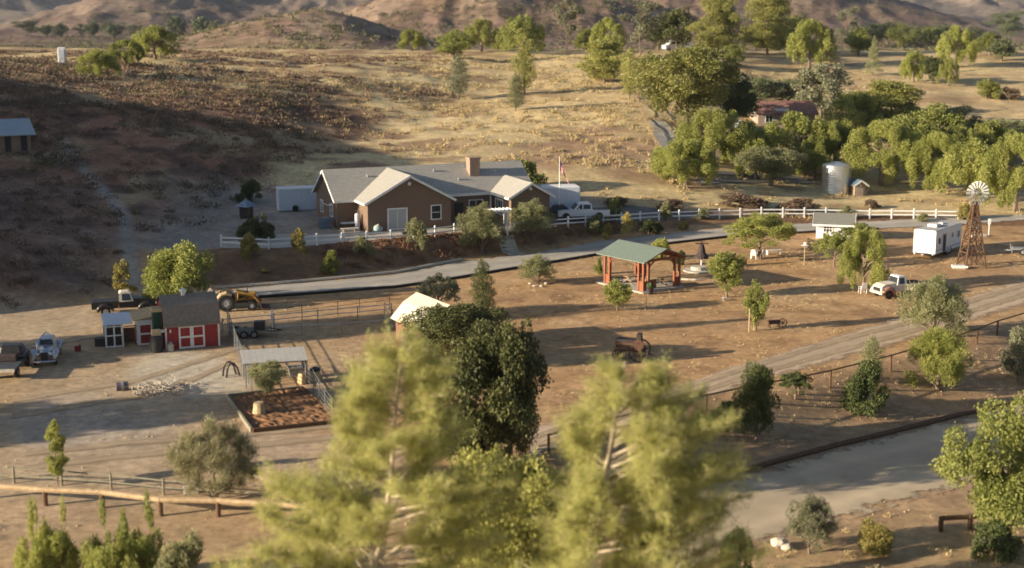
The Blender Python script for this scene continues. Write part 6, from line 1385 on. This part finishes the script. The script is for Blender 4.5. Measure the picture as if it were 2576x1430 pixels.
t=put('junk_barrel','dull purple-grey bin lying in the gravel at the brush pile','bin',308,982,R(20));m=MB();m.lathe([(0,-.4),(.3,-.4),(.32,0),(.3,.4),(0,.4)],12,axis='x',c=(0,0,.28));m.build('barrel',mat('dull_purple',(.12,.09,.12),.7,4,.3),t);m=MB();m.lathe([(.32,-.1),(.335,-.1),(.335,.1),(.32,.1)],12,axis='x',c=(0,0,.28));m.build('hoop','grey',t)
for i,(u,v,s_,lb) in enumerate(((720,1228,.35,'pale block at the foot of the wispy shrub'),)):
    t=put('concrete_block','pale square block beside the wispy shrub at the front fence','block',712 if 0 else 482,1240,R(12));m=MB();m.box(-.4,.4,-.3,.3,0,.45,b=.03);m.build('block','stone',t)
def rock(u,v,r,label,seed,mt='stone',g='stones'):
    p=T(u,v);m=MB();m.blob((0,0,r*.45),(r,r*.8,r*.65),seed,.22);o=m.build('stone',mt,None,p);tag(o,label,'stone',g)
for i,(u,v) in enumerate(((1334,716),(1345,722),(1362,722),(1374,716))): rock(u,v,.2,'pale stone in the small ring at the feathery tree by the road',i,g='stones round the feathery tree')
for i,(u,v,r) in enumerate(((1960,1376,.45),(1980,1384,.3),(2466,1376,.4),(2484,1370,.3),(2500,1380,.35),(2476,1358,.25))): rock(u,v,r,'pale rock at the near left of the grey feathery shrub' if i<2 else 'pale rock in the heap in the lower right corner',10+i,g='rocks by the grey shrub' if i<2 else 'rocks in the lower right heap')
rock(668,686,.42,'round pale green-yellow boulder-like cactus on the bank below the fence',3,'lf_yellow','round cactus')
for o in list(sc.objects):
    if o.get('group')=='round cactus': o.name='ball_cactus';o['category']='cactus';del o['group']
def edging(name,label,px,r,mt,zo=.04,seg=6):
    P=densify([T(*p) for p in px],60);z=H(P[:,0],P[:,1]);o=(P[0,0],P[0,1],z[0]);t=thing(name,label,'edging',o)
    for k in range(0,60-1,10):
        m=MB();m.tube([(P[i,0]-o[0],P[i,1]-o[1],z[i]-o[2]+zo+r*.6) for i in range(k,min(k+11,60))],r,6);m.build('log',mt,t)
    return t
edging('road_edging','black pipe edging along the near side of the concrete road',[(650,750),(800,740),(1000,724),(1160,700),(1310,675),(1500,643),(1640,620),(1830,598),(2004,588),(2210,578)],.13,'edging')
edging('timber_edging','dark timber edging along the far side of the gravel road',[(1690,1236),(1840,1196),(2100,1126),(2400,1051),(2600,1008)],.17,'postwood')
edging('stone_edging','low scalloped stone edging along the bank side of the concrete road',[(545,728),(700,716),(860,702),(1000,688),(1160,656)],.16,'stone')
fence('guard_rail','dark timber guard rail in the lower right corner',[(2366,1338),(2440,1334),(2520,1326),(2640,1318)],.85,.2,(.75,),.1,.25,'postwood','postwood')
# ------------------------------------------------------------------ AIR
m=MB();m.box(-5200,5200,-140,9600,-60,900);hz=m.build('haze',[]);tag(hz,kind='stuff')
hm=bpy.data.materials.new('haze_air');hm.use_nodes=True;nt=hm.node_tree;nt.nodes.clear()
ou=nt.nodes.new('ShaderNodeOutputMaterial');pv_=nt.nodes.new('ShaderNodeVolumePrincipled');pv_.inputs['Color'].default_value=(.74,.82,.97,1);pv_.inputs['Density'].default_value=.00011;pv_.inputs['Anisotropy'].default_value=.75
nt.links.new(pv_.outputs[0],ou.inputs['Volume']);hz.data.materials.append(hm)
